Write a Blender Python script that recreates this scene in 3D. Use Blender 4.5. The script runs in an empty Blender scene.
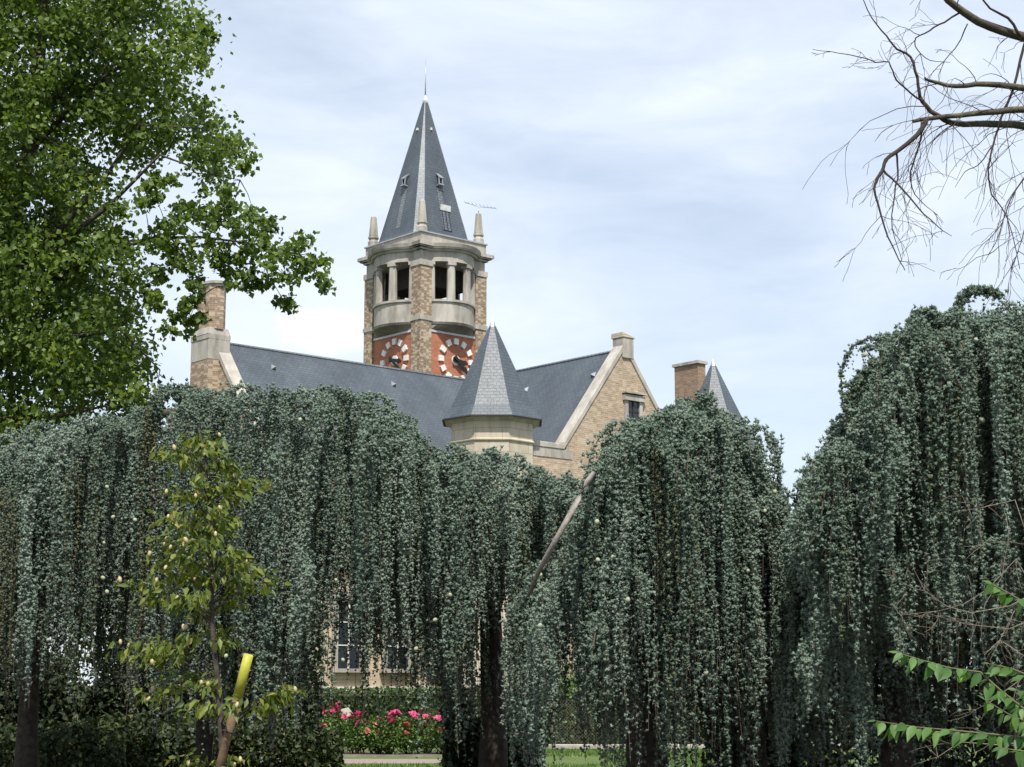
import bpy, math, random
import numpy as np
from mathutils import Vector, Matrix
random.seed(7); RNG = np.random.default_rng(11)
S = bpy.context.scene; COL = S.collection
# ------------------------------------------------------------------ camera
F, HY, EYE = 1705.0, 684.0, 1.6
PIT = math.atan((HY - 383.5) / F); CP, SP = math.cos(PIT), math.sin(PIT)
cd = bpy.data.cameras.new('camera'); cam = bpy.data.objects.new('camera', cd); COL.objects.link(cam)
cd.sensor_width = 36; cd.lens = 36 * F / 1024; cd.clip_start = .1; cd.clip_end = 4000
cam.location = (0, 0, EYE); cam.rotation_euler = (math.pi / 2 + PIT, 0, 0); S.camera = cam
# ------------------------------------------------------------------ sky and sun
SUN_EL, SUN_AZ = math.radians(58), math.radians(8)        # azimuth: right of straight behind the camera
sd = Vector((math.sin(SUN_AZ) * math.cos(SUN_EL), -math.cos(SUN_AZ) * math.cos(SUN_EL), math.sin(SUN_EL)))
wd = bpy.data.worlds.new('World'); S.world = wd; wd.use_nodes = True
nt = wd.node_tree; N = nt.nodes; LK = nt.links; N.clear()
out = N.new('ShaderNodeOutputWorld'); bg = N.new('ShaderNodeBackground'); bg.inputs[1].default_value = .1
sky = N.new('ShaderNodeTexSky'); sky.sky_type = 'NISHITA'; sky.sun_disc = False
sky.sun_elevation = SUN_EL; sky.sun_rotation = math.atan2(sd.x, sd.y)
sky.air_density = 1.0; sky.dust_density = .6; sky.ozone_density = 1.4
tc = N.new('ShaderNodeTexCoord')
def wnoise(scale, detail, rough, loc, rot=0, dist=0):
    mp = N.new('ShaderNodeMapping'); mp.inputs['Scale'].default_value = scale; mp.inputs['Location'].default_value = loc
    mp.inputs['Rotation'].default_value = (0, rot, 0)
    LK.new(tc.outputs['Generated'], mp.inputs[0])
    n = N.new('ShaderNodeTexNoise'); n.inputs['Scale'].default_value = 1; n.inputs['Detail'].default_value = detail
    n.inputs['Roughness'].default_value = rough; n.inputs['Distortion'].default_value = dist
    LK.new(mp.outputs[0], n.inputs['Vector']); return n
def wmath(op, a, b):
    m = N.new('ShaderNodeMath'); m.operation = op
    for i, v in ((0, a), (1, b)):
        if isinstance(v, (int, float)): m.inputs[i].default_value = v
        else: LK.new(v, m.inputs[i])
    return m.outputs[0]
n1 = wnoise((4.5, 2, 12), 6, .5, (3.1, 0, .7), .3, .5)
n2 = wnoise((9, 4, 36), 8, .62, (.4, 1, 2.2), .2, .9)
f0 = wmath('ADD', wmath('MULTIPLY', n1.outputs[0], .72), wmath('MULTIPLY', n2.outputs[0], .26))
rp = N.new('ShaderNodeValToRGB'); rp.color_ramp.elements[0].position = .33; rp.color_ramp.elements[1].position = .66
rp.color_ramp.elements[0].color = (.5, .5, .5, 1); rp.color_ramp.elements[1].color = (.97, .97, .97, 1)
LK.new(f0, rp.inputs[0])
# a single small puff of cumulus low over the roofs
pdir = Vector((-(512 - 322) / F, CP - (383.5 - 330) / F * SP, SP + (383.5 - 330) / F * CP)).normalized()
mp = N.new('ShaderNodeMapping'); mp.vector_type = 'POINT'
mp.inputs['Location'].default_value = (-pdir.x * 34, -pdir.y * 2, -pdir.z * 72); mp.inputs['Scale'].default_value = (34, 2, 72)
LK.new(tc.outputs['Generated'], mp.inputs[0])
ln = N.new('ShaderNodeVectorMath'); ln.operation = 'LENGTH'; LK.new(mp.outputs[0], ln.inputs[0])
n3 = wnoise((70, 10, 90), 6, .6, (5, 2, 1))
pf = wmath('SUBTRACT', wmath('ADD', 1.05, wmath('MULTIPLY', wmath('SUBTRACT', n3.outputs[0], .5), 1.3)), ln.outputs['Value'])
pm = N.new('ShaderNodeMapRange'); pm.inputs['From Min'].default_value = -.15; pm.inputs['From Max'].default_value = .75
pm.interpolation_type = 'SMOOTHSTEP'
LK.new(pf, pm.inputs['Value'])
mx = N.new('ShaderNodeMix'); mx.data_type = 'RGBA'
LK.new(rp.outputs[0], mx.inputs['Factor']); LK.new(sky.outputs[0], mx.inputs['A']); mx.inputs['B'].default_value = (7.15, 7.82, 8.85, 1)
mx2 = N.new('ShaderNodeMix'); mx2.data_type = 'RGBA'
LK.new(wmath('MULTIPLY', pm.outputs[0], .85), mx2.inputs['Factor']); LK.new(mx.outputs['Result'], mx2.inputs['A']); mx2.inputs['B'].default_value = (9.2, 9.25, 9.35, 1)
LK.new(mx2.outputs['Result'], bg.inputs[0]); LK.new(bg.outputs[0], out.inputs[0])
sl = bpy.data.lights.new('sun', 'SUN'); sl.energy = 4.7; sl.angle = math.radians(.6); sl.color = (1, .95, .87)
so = bpy.data.objects.new('sun', sl); COL.objects.link(so); so.rotation_euler = (-sd).to_track_quat('-Z', 'Y').to_euler(); so.location = (20, -40, 60)
vs = S.view_settings; vs.view_transform = 'Standard'; vs.look = 'None'; vs.exposure = 0.42; vs.gamma = 1; vs.use_curve_mapping = False
S.cycles.max_bounces = 6; S.cycles.transparent_max_bounces = 4; S.cycles.diffuse_bounces = 3
# ------------------------------------------------------------------ helpers
def W(x, y, Y):
    u = (x - 512) / F; v = (383.5 - y) / F; dy = CP - v * SP; dz = SP + v * CP; k = Y / dy
    return Vector((u * k, Y, EYE + dz * k))
def tag(o, label=None, cat=None, group=None, kind=None):
    for k, v in (('label', label), ('category', cat), ('group', group), ('kind', kind)):
        if v: o[k] = v
    return o
def empty(name, loc, rz=0, label=None, cat=None, group=None):
    o = bpy.data.objects.new(name, None); COL.objects.link(o); o.location = loc; o.rotation_euler = (0, 0, rz); o.empty_display_size = .3
    return tag(o, label, cat, group)
class MB:
    def __init__(s): s.v = []; s.f = []; s.sm = []
    def add(s, vs, fs, smooth=False):
        b = len(s.v); s.v += [tuple(p) for p in vs]
        for f in fs: s.f.append(tuple(b + i for i in f)); s.sm.append(smooth)
        return s
    def box(s, x0, x1, y0, y1, z0, z1):
        return s.add([(x0, y0, z0), (x1, y0, z0), (x1, y1, z0), (x0, y1, z0), (x0, y0, z1), (x1, y0, z1), (x1, y1, z1), (x0, y1, z1)],
                     [(3, 2, 1, 0), (4, 5, 6, 7), (0, 1, 5, 4), (1, 2, 6, 5), (2, 3, 7, 6), (3, 0, 4, 7)])
    def prism(s, pts, z0, z1):
        n = len(pts)
        return s.add([(p[0], p[1], z0) for p in pts] + [(p[0], p[1], z1) for p in pts],
                     [tuple(range(n))[::-1], tuple(range(n, 2 * n))] + [(i, (i + 1) % n, n + (i + 1) % n, n + i) for i in range(n)])
    def loft(s, rings, cap=True, smooth=False):
        n = len(rings[0]); vs = [p for r in rings for p in r]; fs = []
        for k in range(len(rings) - 1):
            for i in range(n): fs.append((k * n + i, k * n + (i + 1) % n, (k + 1) * n + (i + 1) % n, (k + 1) * n + i))
        s.add(vs, fs, smooth)
        b = len(s.v) - len(vs)
        if cap:
            s.f.append(tuple(b + i for i in range(n))[::-1]); s.f.append(tuple(b + (len(rings) - 1) * n + i for i in range(n))); s.sm += [False, False]
        return s
    def extr(s, pts, d):                                    # any planar outline pushed along d
        n = len(pts); d = Vector(d); a = [Vector(p) for p in pts]
        return s.add(a + [p + d for p in a], [tuple(range(n))[::-1], tuple(range(n, 2 * n))] + [(i, (i + 1) % n, n + (i + 1) % n, n + i) for i in range(n)])
    def bar(s, a, b, w, h, up=(0, 0, 1)):
        a = Vector(a); b = Vector(b); d = (b - a).normalized(); up = Vector(up)
        x = d.cross(up).normalized() * (w / 2); z = x.cross(d).normalized() * (h / 2)
        return s.extr([a - x - z, a + x - z, a + x + z, a - x + z], b - a)
    def tube(s, pts, rad, n=6, smooth=True):
        pts = [Vector(p) for p in pts]; rings = []
        if not hasattr(rad, '__len__'): rad = [rad] * len(pts)
        ref = Vector((.31, .83, .46))
        for i, p in enumerate(pts):
            d = (pts[min(i + 1, len(pts) - 1)] - pts[max(i - 1, 0)])
            d = d.normalized() if d.length > 1e-9 else Vector((0, 0, 1))
            x = d.cross(ref).normalized(); y = d.cross(x)
            rings.append([p + (x * math.cos(t) + y * math.sin(t)) * rad[i] for t in [2 * math.pi * k / n for k in range(n)]])
        return s.loft(rings, True, smooth)
    def build(s, name, mat, parent=None, bevel=0):
        me = bpy.data.meshes.new(name); me.from_pydata(s.v, [], s.f); me.validate()
        import bmesh
        bm = bmesh.new(); bm.from_mesh(me); bmesh.ops.recalc_face_normals(bm, faces=bm.faces); bm.to_mesh(me); bm.free()
        if len(me.polygons) == len(s.sm): me.polygons.foreach_set('use_smooth', s.sm)
        uv = me.uv_layers.new(name='uv'); Z = Vector((0, 0, 1))
        for p in me.polygons:
            n = p.normal
            if abs(n.z) > .985: t, b = Vector((1, 0, 0)), Vector((0, 1, 0))
            else: t = Z.cross(n).normalized(); b = n.cross(t)
            for li in p.loop_indices:
                co = me.vertices[me.loops[li].vertex_index].co; uv.data[li].uv = (co.dot(t), co.dot(b))
        me.materials.append(mat); o = bpy.data.objects.new(name, me); COL.objects.link(o)
        if parent: o.parent = parent
        if bevel:
            m = o.modifiers.new('bevel', 'BEVEL'); m.width = bevel; m.segments = 1; m.limit_method = 'ANGLE'
        return o
def raw(name, verts, faces_n, mat, parent=None, tone=None):    # big foliage meshes: verts (N*k,3), polygons of faces_n consecutive index tables
    me = bpy.data.meshes.new(name); verts = np.asarray(verts, dtype=np.float32).reshape(-1, 3); me.vertices.add(len(verts))
    me.vertices.foreach_set('co', verts.ravel()); idx = np.asarray(faces_n, dtype=np.int32)
    nf, k = idx.shape; me.loops.add(nf * k); me.loops.foreach_set('vertex_index', idx.ravel())
    me.polygons.add(nf); me.polygons.foreach_set('loop_start', np.arange(nf, dtype=np.int32) * k)
    me.polygons.foreach_set('loop_total', np.full(nf, k, dtype=np.int32))
    if tone is not None:
        at = me.attributes.new('tone', 'FLOAT', 'POINT'); at.data.foreach_set('value', np.asarray(tone, dtype=np.float32))
    me.update(calc_edges=True); me.materials.append(mat)
    o = bpy.data.objects.new(name, me); COL.objects.link(o)
    if parent: o.parent = parent
    return o
# ------------------------------------------------------------------ materials
def newmat(name):
    m = bpy.data.materials.new(name); m.use_nodes = True; t = m.node_tree
    return m, t, t.nodes['Principled BSDF']
def ramp(t, fac, stops):
    r = t.nodes.new('ShaderNodeValToRGB'); e = r.color_ramp.elements
    while len(e) < len(stops): e.new(.5)
    for i, (p, c) in enumerate(stops): e[i].position = p; e[i].color = (*c, 1)
    t.links.new(fac, r.inputs[0]); return r.outputs[0]
def noise(t, scale, detail=4, rough=.6, coord='Object', sc=(1, 1, 1)):
    c = t.nodes.new('ShaderNodeTexCoord'); mp = t.nodes.new('ShaderNodeMapping'); mp.inputs['Scale'].default_value = sc
    t.links.new(c.outputs[coord], mp.inputs[0]); n = t.nodes.new('ShaderNodeTexNoise')
    n.inputs['Scale'].default_value = scale; n.inputs['Detail'].default_value = detail; n.inputs['Roughness'].default_value = rough
    t.links.new(mp.outputs[0], n.inputs['Vector']); return n.outputs[0]
def mix(t, fac, a, b, mode='MIX'):
    m = t.nodes.new('ShaderNodeMix'); m.data_type = 'RGBA'; m.blend_type = mode
    for k, v in (('Factor', fac), ('A', a), ('B', b)):
        if isinstance(v, (int, float)): m.inputs[k].default_value = v
        elif isinstance(v, tuple): m.inputs[k].default_value = (*v, 1)
        else: t.links.new(v, m.inputs[k])
    return m.outputs['Result']
def bump(t, bs, h, st=.3, d=.02):
    b = t.nodes.new('ShaderNodeBump'); b.inputs['Strength'].default_value = st; b.inputs['Distance'].default_value = d
    t.links.new(h, b.inputs['Height']); t.links.new(b.outputs[0], bs.inputs['Normal'])
def simple(name, c, c2=None, scale=8, rough=.8, metal=0, b=.2):
    m, t, bs = newmat(name); bs.inputs['Roughness'].default_value = rough; bs.inputs['Metallic'].default_value = metal
    n = noise(t, scale); c2 = c2 or tuple(x * .75 for x in c)
    t.links.new(ramp(t, n, [(.35, c2), (.65, c)]), bs.inputs['Base Color'])
    if b: bump(t, bs, n, b, .02)
    return m
def brick(name, c1, c2, c3, mortar, bw=.24, bh=.075, mott=.5, vs=7.0):
    m, t, bs = newmat(name); bs.inputs['Roughness'].default_value = .9
    uv = t.nodes.new('ShaderNodeUVMap'); br = t.nodes.new('ShaderNodeTexBrick'); t.links.new(uv.outputs[0], br.inputs['Vector'])
    br.inputs['Scale'].default_value = 1; br.inputs['Brick Width'].default_value = bw; br.inputs['Row Height'].default_value = bh
    br.inputs['Mortar Size'].default_value = .010; br.inputs['Bias'].default_value = 0
    br.inputs['Color1'].default_value = (*c1, 1); br.inputs['Color2'].default_value = (*c2, 1); br.inputs['Mortar'].default_value = (*mortar, 1)
    # random whole bricks in a third colour
    mp = t.nodes.new('ShaderNodeMapping'); mp.inputs['Scale'].default_value = (1 / bw, 1 / bh, 1); t.links.new(uv.outputs[0], mp.inputs[0])
    vo = t.nodes.new('ShaderNodeTexVoronoi'); vo.inputs['Scale'].default_value = 1; vo.inputs['Randomness'].default_value = 0; t.links.new(mp.outputs[0], vo.inputs['Vector'])
    sp = t.nodes.new('ShaderNodeSeparateColor'); t.links.new(vo.outputs['Color'], sp.inputs[0])
    f = ramp(t, sp.outputs[0], [(.6, (0, 0, 0)), (.72, (mott,) * 3)])
    col = mix(t, f, br.outputs['Color'], c3)
    n = noise(t, 1.1, 5, .65)
    t.links.new(mix(t, .55, col, ramp(t, n, [(.3, (.55, .53, .5)), (.7, (1, 1, 1))]), 'MULTIPLY'), bs.inputs['Base Color'])
    bump(t, bs, br.outputs['Fac'], .5, -.015); return m
def slate_mat(name, c1, c2, rough=.42, mort=None):
    m, t, bs = newmat(name)
    uv = t.nodes.new('ShaderNodeUVMap'); br = t.nodes.new('ShaderNodeTexBrick'); t.links.new(uv.outputs[0], br.inputs['Vector'])
    br.inputs['Scale'].default_value = 1; br.inputs['Brick Width'].default_value = .22; br.inputs['Row Height'].default_value = .135
    br.inputs['Mortar Size'].default_value = .010; br.inputs['Color1'].default_value = (*c1, 1); br.inputs['Color2'].default_value = (*c2, 1)
    br.inputs['Mortar'].default_value = (*(mort or (.022, .025, .028)), 1)
    n = noise(t, .9, 5, .6, 'Object', (1, 1, .35)); n2 = noise(t, 14, 2)
    c = mix(t, .85, br.outputs['Color'], ramp(t, n, [(.3, (.62, .64, .66)), (.55, (1, 1, 1)), (.75, (1.3, 1.28, 1.2))]), 'MULTIPLY')
    t.links.new(c, bs.inputs['Base Color']); bs.inputs['Roughness'].default_value = rough
    rr = t.nodes.new('ShaderNodeMapRange'); t.links.new(n2, rr.inputs[0]); rr.inputs['To Min'].default_value = rough - .1; rr.inputs['To Max'].default_value = rough + .14
    t.links.new(rr.outputs[0], bs.inputs['Roughness']); bs.inputs['Specular IOR Level'].default_value = .5
    bump(t, bs, br.outputs['Fac'], .35, -.012); return m
def stone(name, c, stain=(.5, .48, .45), blocks=None):
    m, t, bs = newmat(name); bs.inputs['Roughness'].default_value = .88
    n = noise(t, 2.2, 6, .65, 'Object', (1, 1, .3)); n2 = noise(t, 25, 3)
    col = mix(t, 1.0, c, ramp(t, n, [(.3, stain), (.62, (1, 1, 1))]), 'MULTIPLY')
    if blocks:
        uv = t.nodes.new('ShaderNodeUVMap'); br = t.nodes.new('ShaderNodeTexBrick'); t.links.new(uv.outputs[0], br.inputs['Vector'])
        br.inputs['Scale'].default_value = 1; br.inputs['Brick Width'].default_value = blocks[0]; br.inputs['Row Height'].default_value = blocks[1]
        br.inputs['Mortar Size'].default_value = .012; br.inputs['Color1'].default_value = (1, 1, 1, 1); br.inputs['Color2'].default_value = (.9, .89, .86, 1)
        br.inputs['Mortar'].default_value = (.62, .6, .56, 1); col = mix(t, 1.0, col, br.outputs['Color'], 'MULTIPLY')
    t.links.new(mix(t, .35, col, ramp(t, n2, [(.35, (.7, .7, .7)), (.65, (1, 1, 1))]), 'MULTIPLY'), bs.inputs['Base Color'])
    bump(t, bs, n2, .25, .02); return m
def foliage(name, stops, trans=.25, rough=.6, spec=.3):
    m, t, bs = newmat(name); a = t.nodes.new('ShaderNodeAttribute'); a.attribute_name = 'tone'
    c = ramp(t, a.outputs['Fac'], stops); t.links.new(c, bs.inputs['Base Color']); bs.inputs['Roughness'].default_value = rough
    bs.inputs['Specular IOR Level'].default_value = spec
    if trans:
        tr = t.nodes.new('ShaderNodeBsdfTranslucent'); ms = t.nodes.new('ShaderNodeMixShader'); ms.inputs[0].default_value = trans
        t.links.new(mix(t, 1.0, c, (1.3, 1.35, .5), 'MULTIPLY'), tr.inputs[0]); t.links.new(bs.outputs[0], ms.inputs[1]); t.links.new(tr.outputs[0], ms.inputs[2])
        t.links.new(ms.outputs[0], t.nodes['Material Output'].inputs[0])
    return m
M = {}
M['pier'] = brick('mottled_tower_brick', (.31, .215, .13), (.18, .118, .07), (.52, .44, .33), (.33, .285, .225), .15, .075, .8, 9)
M['buff'] = brick('buff_brick', (.45, .33, .22), (.32, .22, .14), (.56, .465, .355), (.45, .40, .33), .2, .075, .6, 8)
M['brown'] = brick('brown_chimney_brick', (.34, .235, .15), (.20, .135, .09), (.52, .42, .31), (.33, .28, .22), .22, .08, .8, 8)
M['red'] = brick('red_clock_brick', (.47, .165, .085), (.39, .13, .068), (.53, .22, .12), (.34, .18, .12), mott=.4)
M['redbrown'] = brick('russet_brick', (.31, .20, .125), (.22, .135, .085), (.40, .29, .20), (.32, .265, .21), mott=.5)
M['slate'] = slate_mat('slate', (.076, .094, .113), (.062, .077, .094), .49, (.038, .045, .053))
M['slate_light'] = slate_mat('zinc_streaked_slate', (.16, .175, .195), (.11, .125, .145), .45)
M['hip'] = slate_mat('pale_hip_slates', (.23, .245, .26), (.18, .195, .21), .5, (.15, .16, .17))  # paler tone for the strips laid over the spire's chamfered corners
M['stone'] = stone('grey_weathered_stone', (.44, .41, .36), (.50, .48, .46))
M['soffit'] = stone('shade_toned_soffit_stone', (.25, .235, .20), (.5, .48, .45))  # shade of the balcony underside put into the stone colour; the kerb borrows it
M['ashlar'] = stone('cream_ashlar', (.56, .50, .40), (.72, .70, .67), (.95, .42))
M['coping'] = stone('coping_stone', (.46, .43, .385), (.6, .58, .56))
M['render'] = stone('pale_wall_render', (.60, .50, .37), (.7, .68, .64), (.8, .35))
M['zinc'] = simple('zinc', (.42, .44, .46), (.33, .35, .37), 3, .42, .55, .05)
M['lead'] = simple('pale_lead', (.62, .62, .60), (.45, .45, .44), 6, .55, .1)
M['white'] = simple('white_paint', (.74, .73, .69), (.64, .62, .58), 9, .6)
M['black'] = simple('black_iron', (.008, .009, .011), (.013, .013, .015), 9, .9, 0, 0)
M['dark'] = simple('dark_timber', (.035, .03, .026), (.02, .018, .016), 6, .85)
M['glass'] = simple('window_glass', (.018, .024, .032), (.03, .038, .048), 1.2, .12, 0, 0)
M['bark'] = simple('dark_cedar_bark', (.075, .06, .048), (.03, .024, .02), 14, .95, 0, .8)
M['bark_grey'] = simple('grey_branch_bark', (.30, .27, .24), (.17, .15, .135), 18, .9, 0, .5)
M['strand'] = simple('brown_hanging_stems', (.10, .078, .06), (.05, .038, .03), 9, .95, 0, 0)
def mossy():
    m, t, bs = newmat('mossy_bare_bark'); bs.inputs['Roughness'].default_value = .95
    n = noise(t, 5, 4, .6); n2 = noise(t, 40, 3)
    c = ramp(t, n, [(.42, (.055, .045, .038)), (.54, (.075, .063, .046)), (.68, (.16, .15, .06))])
    t.links.new(mix(t, .4, c, ramp(t, n2, [(.3, (.5, .5, .5)), (.7, (1, 1, 1))]), 'MULTIPLY'), bs.inputs['Base Color']); bump(t, bs, n2, .6, .01); return m
M['moss'] = mossy()
M['twig'] = simple('dark_twigs', (.052, .038, .032), (.03, .023, .02), 6, .95, 0, 0)
M['stemgreen'] = simple('green_brown_stem', (.12, .12, .05), (.09, .075, .04), 9, .8, 0, 0)
M['dry'] = simple('dry_grey_twigs', (.22, .18, .145), (.12, .095, .075), 9, .95, 0, 0)
M['cedar'] = foliage('blue_cedar_needles', [(0, (.10, .085, .045)), (.16, (.11, .118, .062)), (.35, (.098, .140, .106)), (.62, (.172, .226, .180)), (1, (.272, .325, .272))], .1, .75, .12)
M['poplar'] = foliage('broad_green_leaves', [(0, (.036, .063, .014)), (.4, (.077, .13, .026)), (.75, (.138, .20, .042)), (1, (.23, .28, .07))], .4, .5, .28)
M['hop'] = foliage('young_tree_leaves', [(0, (.05, .085, .014)), (.5, (.115, .155, .024)), (.85, (.20, .225, .038)), (1, (.27, .24, .06))], .35, .5, .4)
M['elm'] = foliage('glossy_green_leaves', [(0, (.035, .085, .02)), (.5, (.06, .14, .03)), (1, (.12, .22, .048))], .35, .5, .35)
M['hedge'] = foliage('hedge_leaves', [(0, (.02, .042, .01)), (.6, (.045, .085, .017)), (1, (.10, .14, .03))], .2, .5, .4)
M['shrub'] = foliage('underplanting_leaves', [(0, (.018, .03, .01)), (.6, (.04, .062, .018)), (.85, (.09, .10, .035)), (1, (.26, .17, .08))], .2, .6, .3)
M['under'] = foliage('shade_dark_leaves', [(0, (.014, .022, .008)), (.6, (.028, .044, .014)), (1, (.07, .075, .03))], .15, .6, .3)  # greens darkened so the cedars' shade sits in the leaf colour
M['rose_leaf'] = foliage('rose_leaves', [(0, (.03, .07, .012)), (.6, (.07, .135, .022)), (1, (.15, .22, .04))], .25, .45, .4)
M['pink'] = simple('magenta_rose_petals', (.52, .05, .16), (.38, .025, .09), 30, .6, 0, 0)
M['coral'] = simple('coral_rose_petals', (.52, .12, .10), (.42, .07, .07), 30, .6, 0, 0)
M['pod'] = simple('cream_seed_pods', (.46, .38, .21), (.36, .28, .14), 40, .75, 0, 0)
M['cone'] = simple('pale_green_cones', (.36, .39, .27), (.28, .30, .19), 40, .7, 0, 0)
M['yellow'] = simple('yellow_sleeve', (.41, .395, .04), (.34, .335, .035), 30, .55, 0, 0)
M['stake'] = simple('tan_timber', (.20, .125, .072), (.10, .065, .04), 12, .9)
# ------------------------------------------------------------------ setting: ground sheets
def grass_mat(name, a, b, c):
    m, t, bs = newmat(name); bs.inputs['Roughness'].default_value = .95
    n = noise(t, .35, 6, .65); n2 = noise(t, 30, 3, .7)
    col = mix(t, .5, ramp(t, n, [(.3, a), (.5, b), (.7, c)]), ramp(t, n2, [(.3, (.45, .45, .45)), (.7, (1.3, 1.3, 1.3))]), 'MULTIPLY')
    t.links.new(col, bs.inputs['Base Color']); bump(t, bs, n2, .8, .06); return m
def sheet(name, pts, z, mat):
    o = MB().add([(p[0], p[1], z) for p in pts], [tuple(range(len(pts)))]).build(name, mat); return tag(o, kind='structure')
sheet('ground', [(-900, -60), (900, -60), (900, 1500), (-900, 1500)], 0, grass_mat('far_grass', (.05, .075, .02), (.065, .095, .025), (.09, .105, .035)))
sheet('lawn', [(-14, 26), (16, 26), (16, 44.8), (-14, 44.8)], .004, grass_mat('lawn_grass', (.06, .11, .02), (.085, .14, .026), (.13, .155, .04)))
sheet('bare_soil', [(-22, 12), (22, 12), (22, 27.4), (10, 28.6), (0, 27.2), (-3, 29.5), (-22, 31)], .008, simple('soil', (.075, .058, .040), (.035, .028, .02), 3, 1, 0, .6))
sheet('path', [(-22, 34.6), (-1.6, 35.4), (-1.0, 37.4), (-22, 38.6)], .012, simple('gravel_path', (.27, .225, .18), (.19, .155, .125), 20, .95, 0, .4))
sheet('flower_bed', [(-14, 39.0), (-1.0, 38.8), (-1.0, 42), (-14, 42)], .012, simple('bed_soil', (.12, .085, .058), (.07, .05, .035), 8, 1, 0, .6))
tag(MB().box(-14, -1, 38.7, 38.8, 0, .05).build('kerb', M['soffit']), kind='structure')
tag(MB().box(.9, 9, 43.05, 43.2, 0, .13).build('low_wall', M['stone'], None, .02), 'low pale stone kerb wall below the wire fence', 'wall')

# grass blades on the visible lawn
gx = RNG.uniform(-6, 7, 26000); gy = RNG.uniform(29.5, 43, 26000); k = ~((gy > 34.8) & (gy < 38.8) & (gx < 2)) & ~((gy > 38.5) & (gx < -.8))
gx, gy = gx[k], gy[k]; n = len(gx); hh = RNG.uniform(.03, .1, n); an = RNG.uniform(0, 6.28, n); w = .012
v = np.stack([np.stack([gx - w * np.cos(an), gy - w * np.sin(an), np.full(n, .004)], 1), np.stack([gx + w * np.cos(an), gy + w * np.sin(an), np.full(n, .004)], 1),
              np.stack([gx + RNG.normal(0, .03, n), gy + RNG.normal(0, .03, n), hh], 1)], 1)
tag(raw('grass', v, np.arange(3 * n).reshape(-1, 3), M['rose_leaf'], None, np.repeat(RNG.uniform(.1, 1, n), 3)), 'short green grass of the lawn behind the cedars', 'grass', None, 'stuff')

# ------------------------------------------------------------------ building frame
AL = math.radians(48.5); AX = Vector((math.sin(AL), math.cos(AL), 0)); BX = Vector((-math.cos(AL), math.sin(AL), 0)); RZ = math.atan2(AX.y, AX.x)
P0 = W(222, 343, 62.5); ZR = P0.z
lo, hi = 50, 90
for _ in range(60):
    m_ = (lo + hi) / 2
    if W(616, 351, m_).z < ZR: lo = m_
    else: hi = m_
P1 = W(616, 351, lo); D_ = P1 - P0; LA = D_.dot(AX); LB = -D_.dot(BX)
PC = P0 + AX * LA; PC.z = 0
def loc(p, o=PC): d = p - o; return Vector((d.dot(AX), d.dot(BX), p.z))
def hit(x, y, nrm, off, o=PC):            # pixel ray meets local plane nrm.p = off
    a = loc(Vector((0, 0, EYE)), o); b = loc(W(x, y, 60), o); n_ = Vector(nrm); t = (off - n_.dot(a)) / n_.dot(b - a); return a + (b - a) * t
GT = .45
K = hit(566, 446, (0, 1, 0), -LB - GT); HW = -K.x; ZE = K.z
SL = (ZR - ZE) / HW
print('building', 'LA', LA, 'LB', LB, 'ZR', ZR, 'HW', HW, 'ZE', ZE, 'slope', math.degrees(math.atan(SL)))
bld = empty('brick_building', PC, RZ, 'long brick building with slate roofs, stone-edged gables and pointed corner turrets', 'building')
XE = 14.0
OV = .28
MB().box(-LA, XE, -HW + .02, HW, 0, ZE).build('wall', M['render'], bld)
MB().box(-HW + .02, HW, -LB, -HW + .03, 0, ZE - .01).build('wall', M['render'], bld)
def roof_x(x0, x1):
    e = HW + OV; ze = ZE - OV * SL; t = .16
    m = MB()
    for s in (-1, 1):
        m.extr([(x0, 0, ZR), (x0, s * e, ze), (x0, s * e, ze - t), (x0, 0, ZR - t)], (x1 - x0, 0, 0))
    return m
roof_x(-LA, XE).build('roof', M['slate'], bld)
m = MB(); e = HW + OV; ze = ZE - OV * SL
for s in (-1, 1): m.extr([(0, -LB, ZR - .003), (s * e, -LB, ze), (s * e, -LB, ze - .16), (0, -LB, ZR - .16)], (0, LB, 0))
m.build('roof', M['slate'], bld)
MB().tube([(-LA, 0, ZR + .01), (XE, 0, ZR - .01)], .06).build('ridge_cap', M['slate_light'], bld)
MB().tube([(0, -LB, ZR + .012), (0, 0, ZR - .008)], .06).build('ridge_cap', M['slate_light'], bld)
MB().tube([(-LA, -HW - OV - .05, ze - .1), (-HW - .3, -HW - OV - .05, ze - .1)], .07).build('gutter', M['zinc'], bld)
# gables
def gable(t0, t1, zlow, zt=.0):
    return [(t0, zlow), (t1, zlow), (t1, ZE), (0, ZR + zt), (t0, ZE)]
MB().extr([(a, -LB - GT, b) for a, b in gable(-HW, HW, 0)], (0, GT, 0)).build('gable_wall', M['buff'], bld)
MB().extr([(-LA - GT, a, b) for a, b in gable(-HW, HW, 0)], (GT, 0, 0)).build('gable_wall', M['brown'], bld)
def coping(axis, pos, x0, x1):
    for s in (-1, 1):
        m = MB(); th = .34; top = .02
        for (ta, tb) in ((0.0, 1.0),):
            a = (s * (.0), ZR + top); b = (s * (HW + .12), ZE - .12 * SL + top)
            q = [(a[0], a[1]), (b[0], b[1]), (b[0] + s * .02, b[1] + .26), (a[0], a[1] + .30)]
            if axis == 'y': m.extr([(u, x0, z) for u, z in q], (0, x1 - x0, 0))
            else: m.extr([(x0, u, z) for u, z in q], (x1 - x0, 0, 0))
        m.build('coping', M['coping'], bld, .02)
coping('y', 0, -LB - GT - .05, -LB + .03); coping('x', 0, -LA - GT - .05, -LA + .03)
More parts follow.
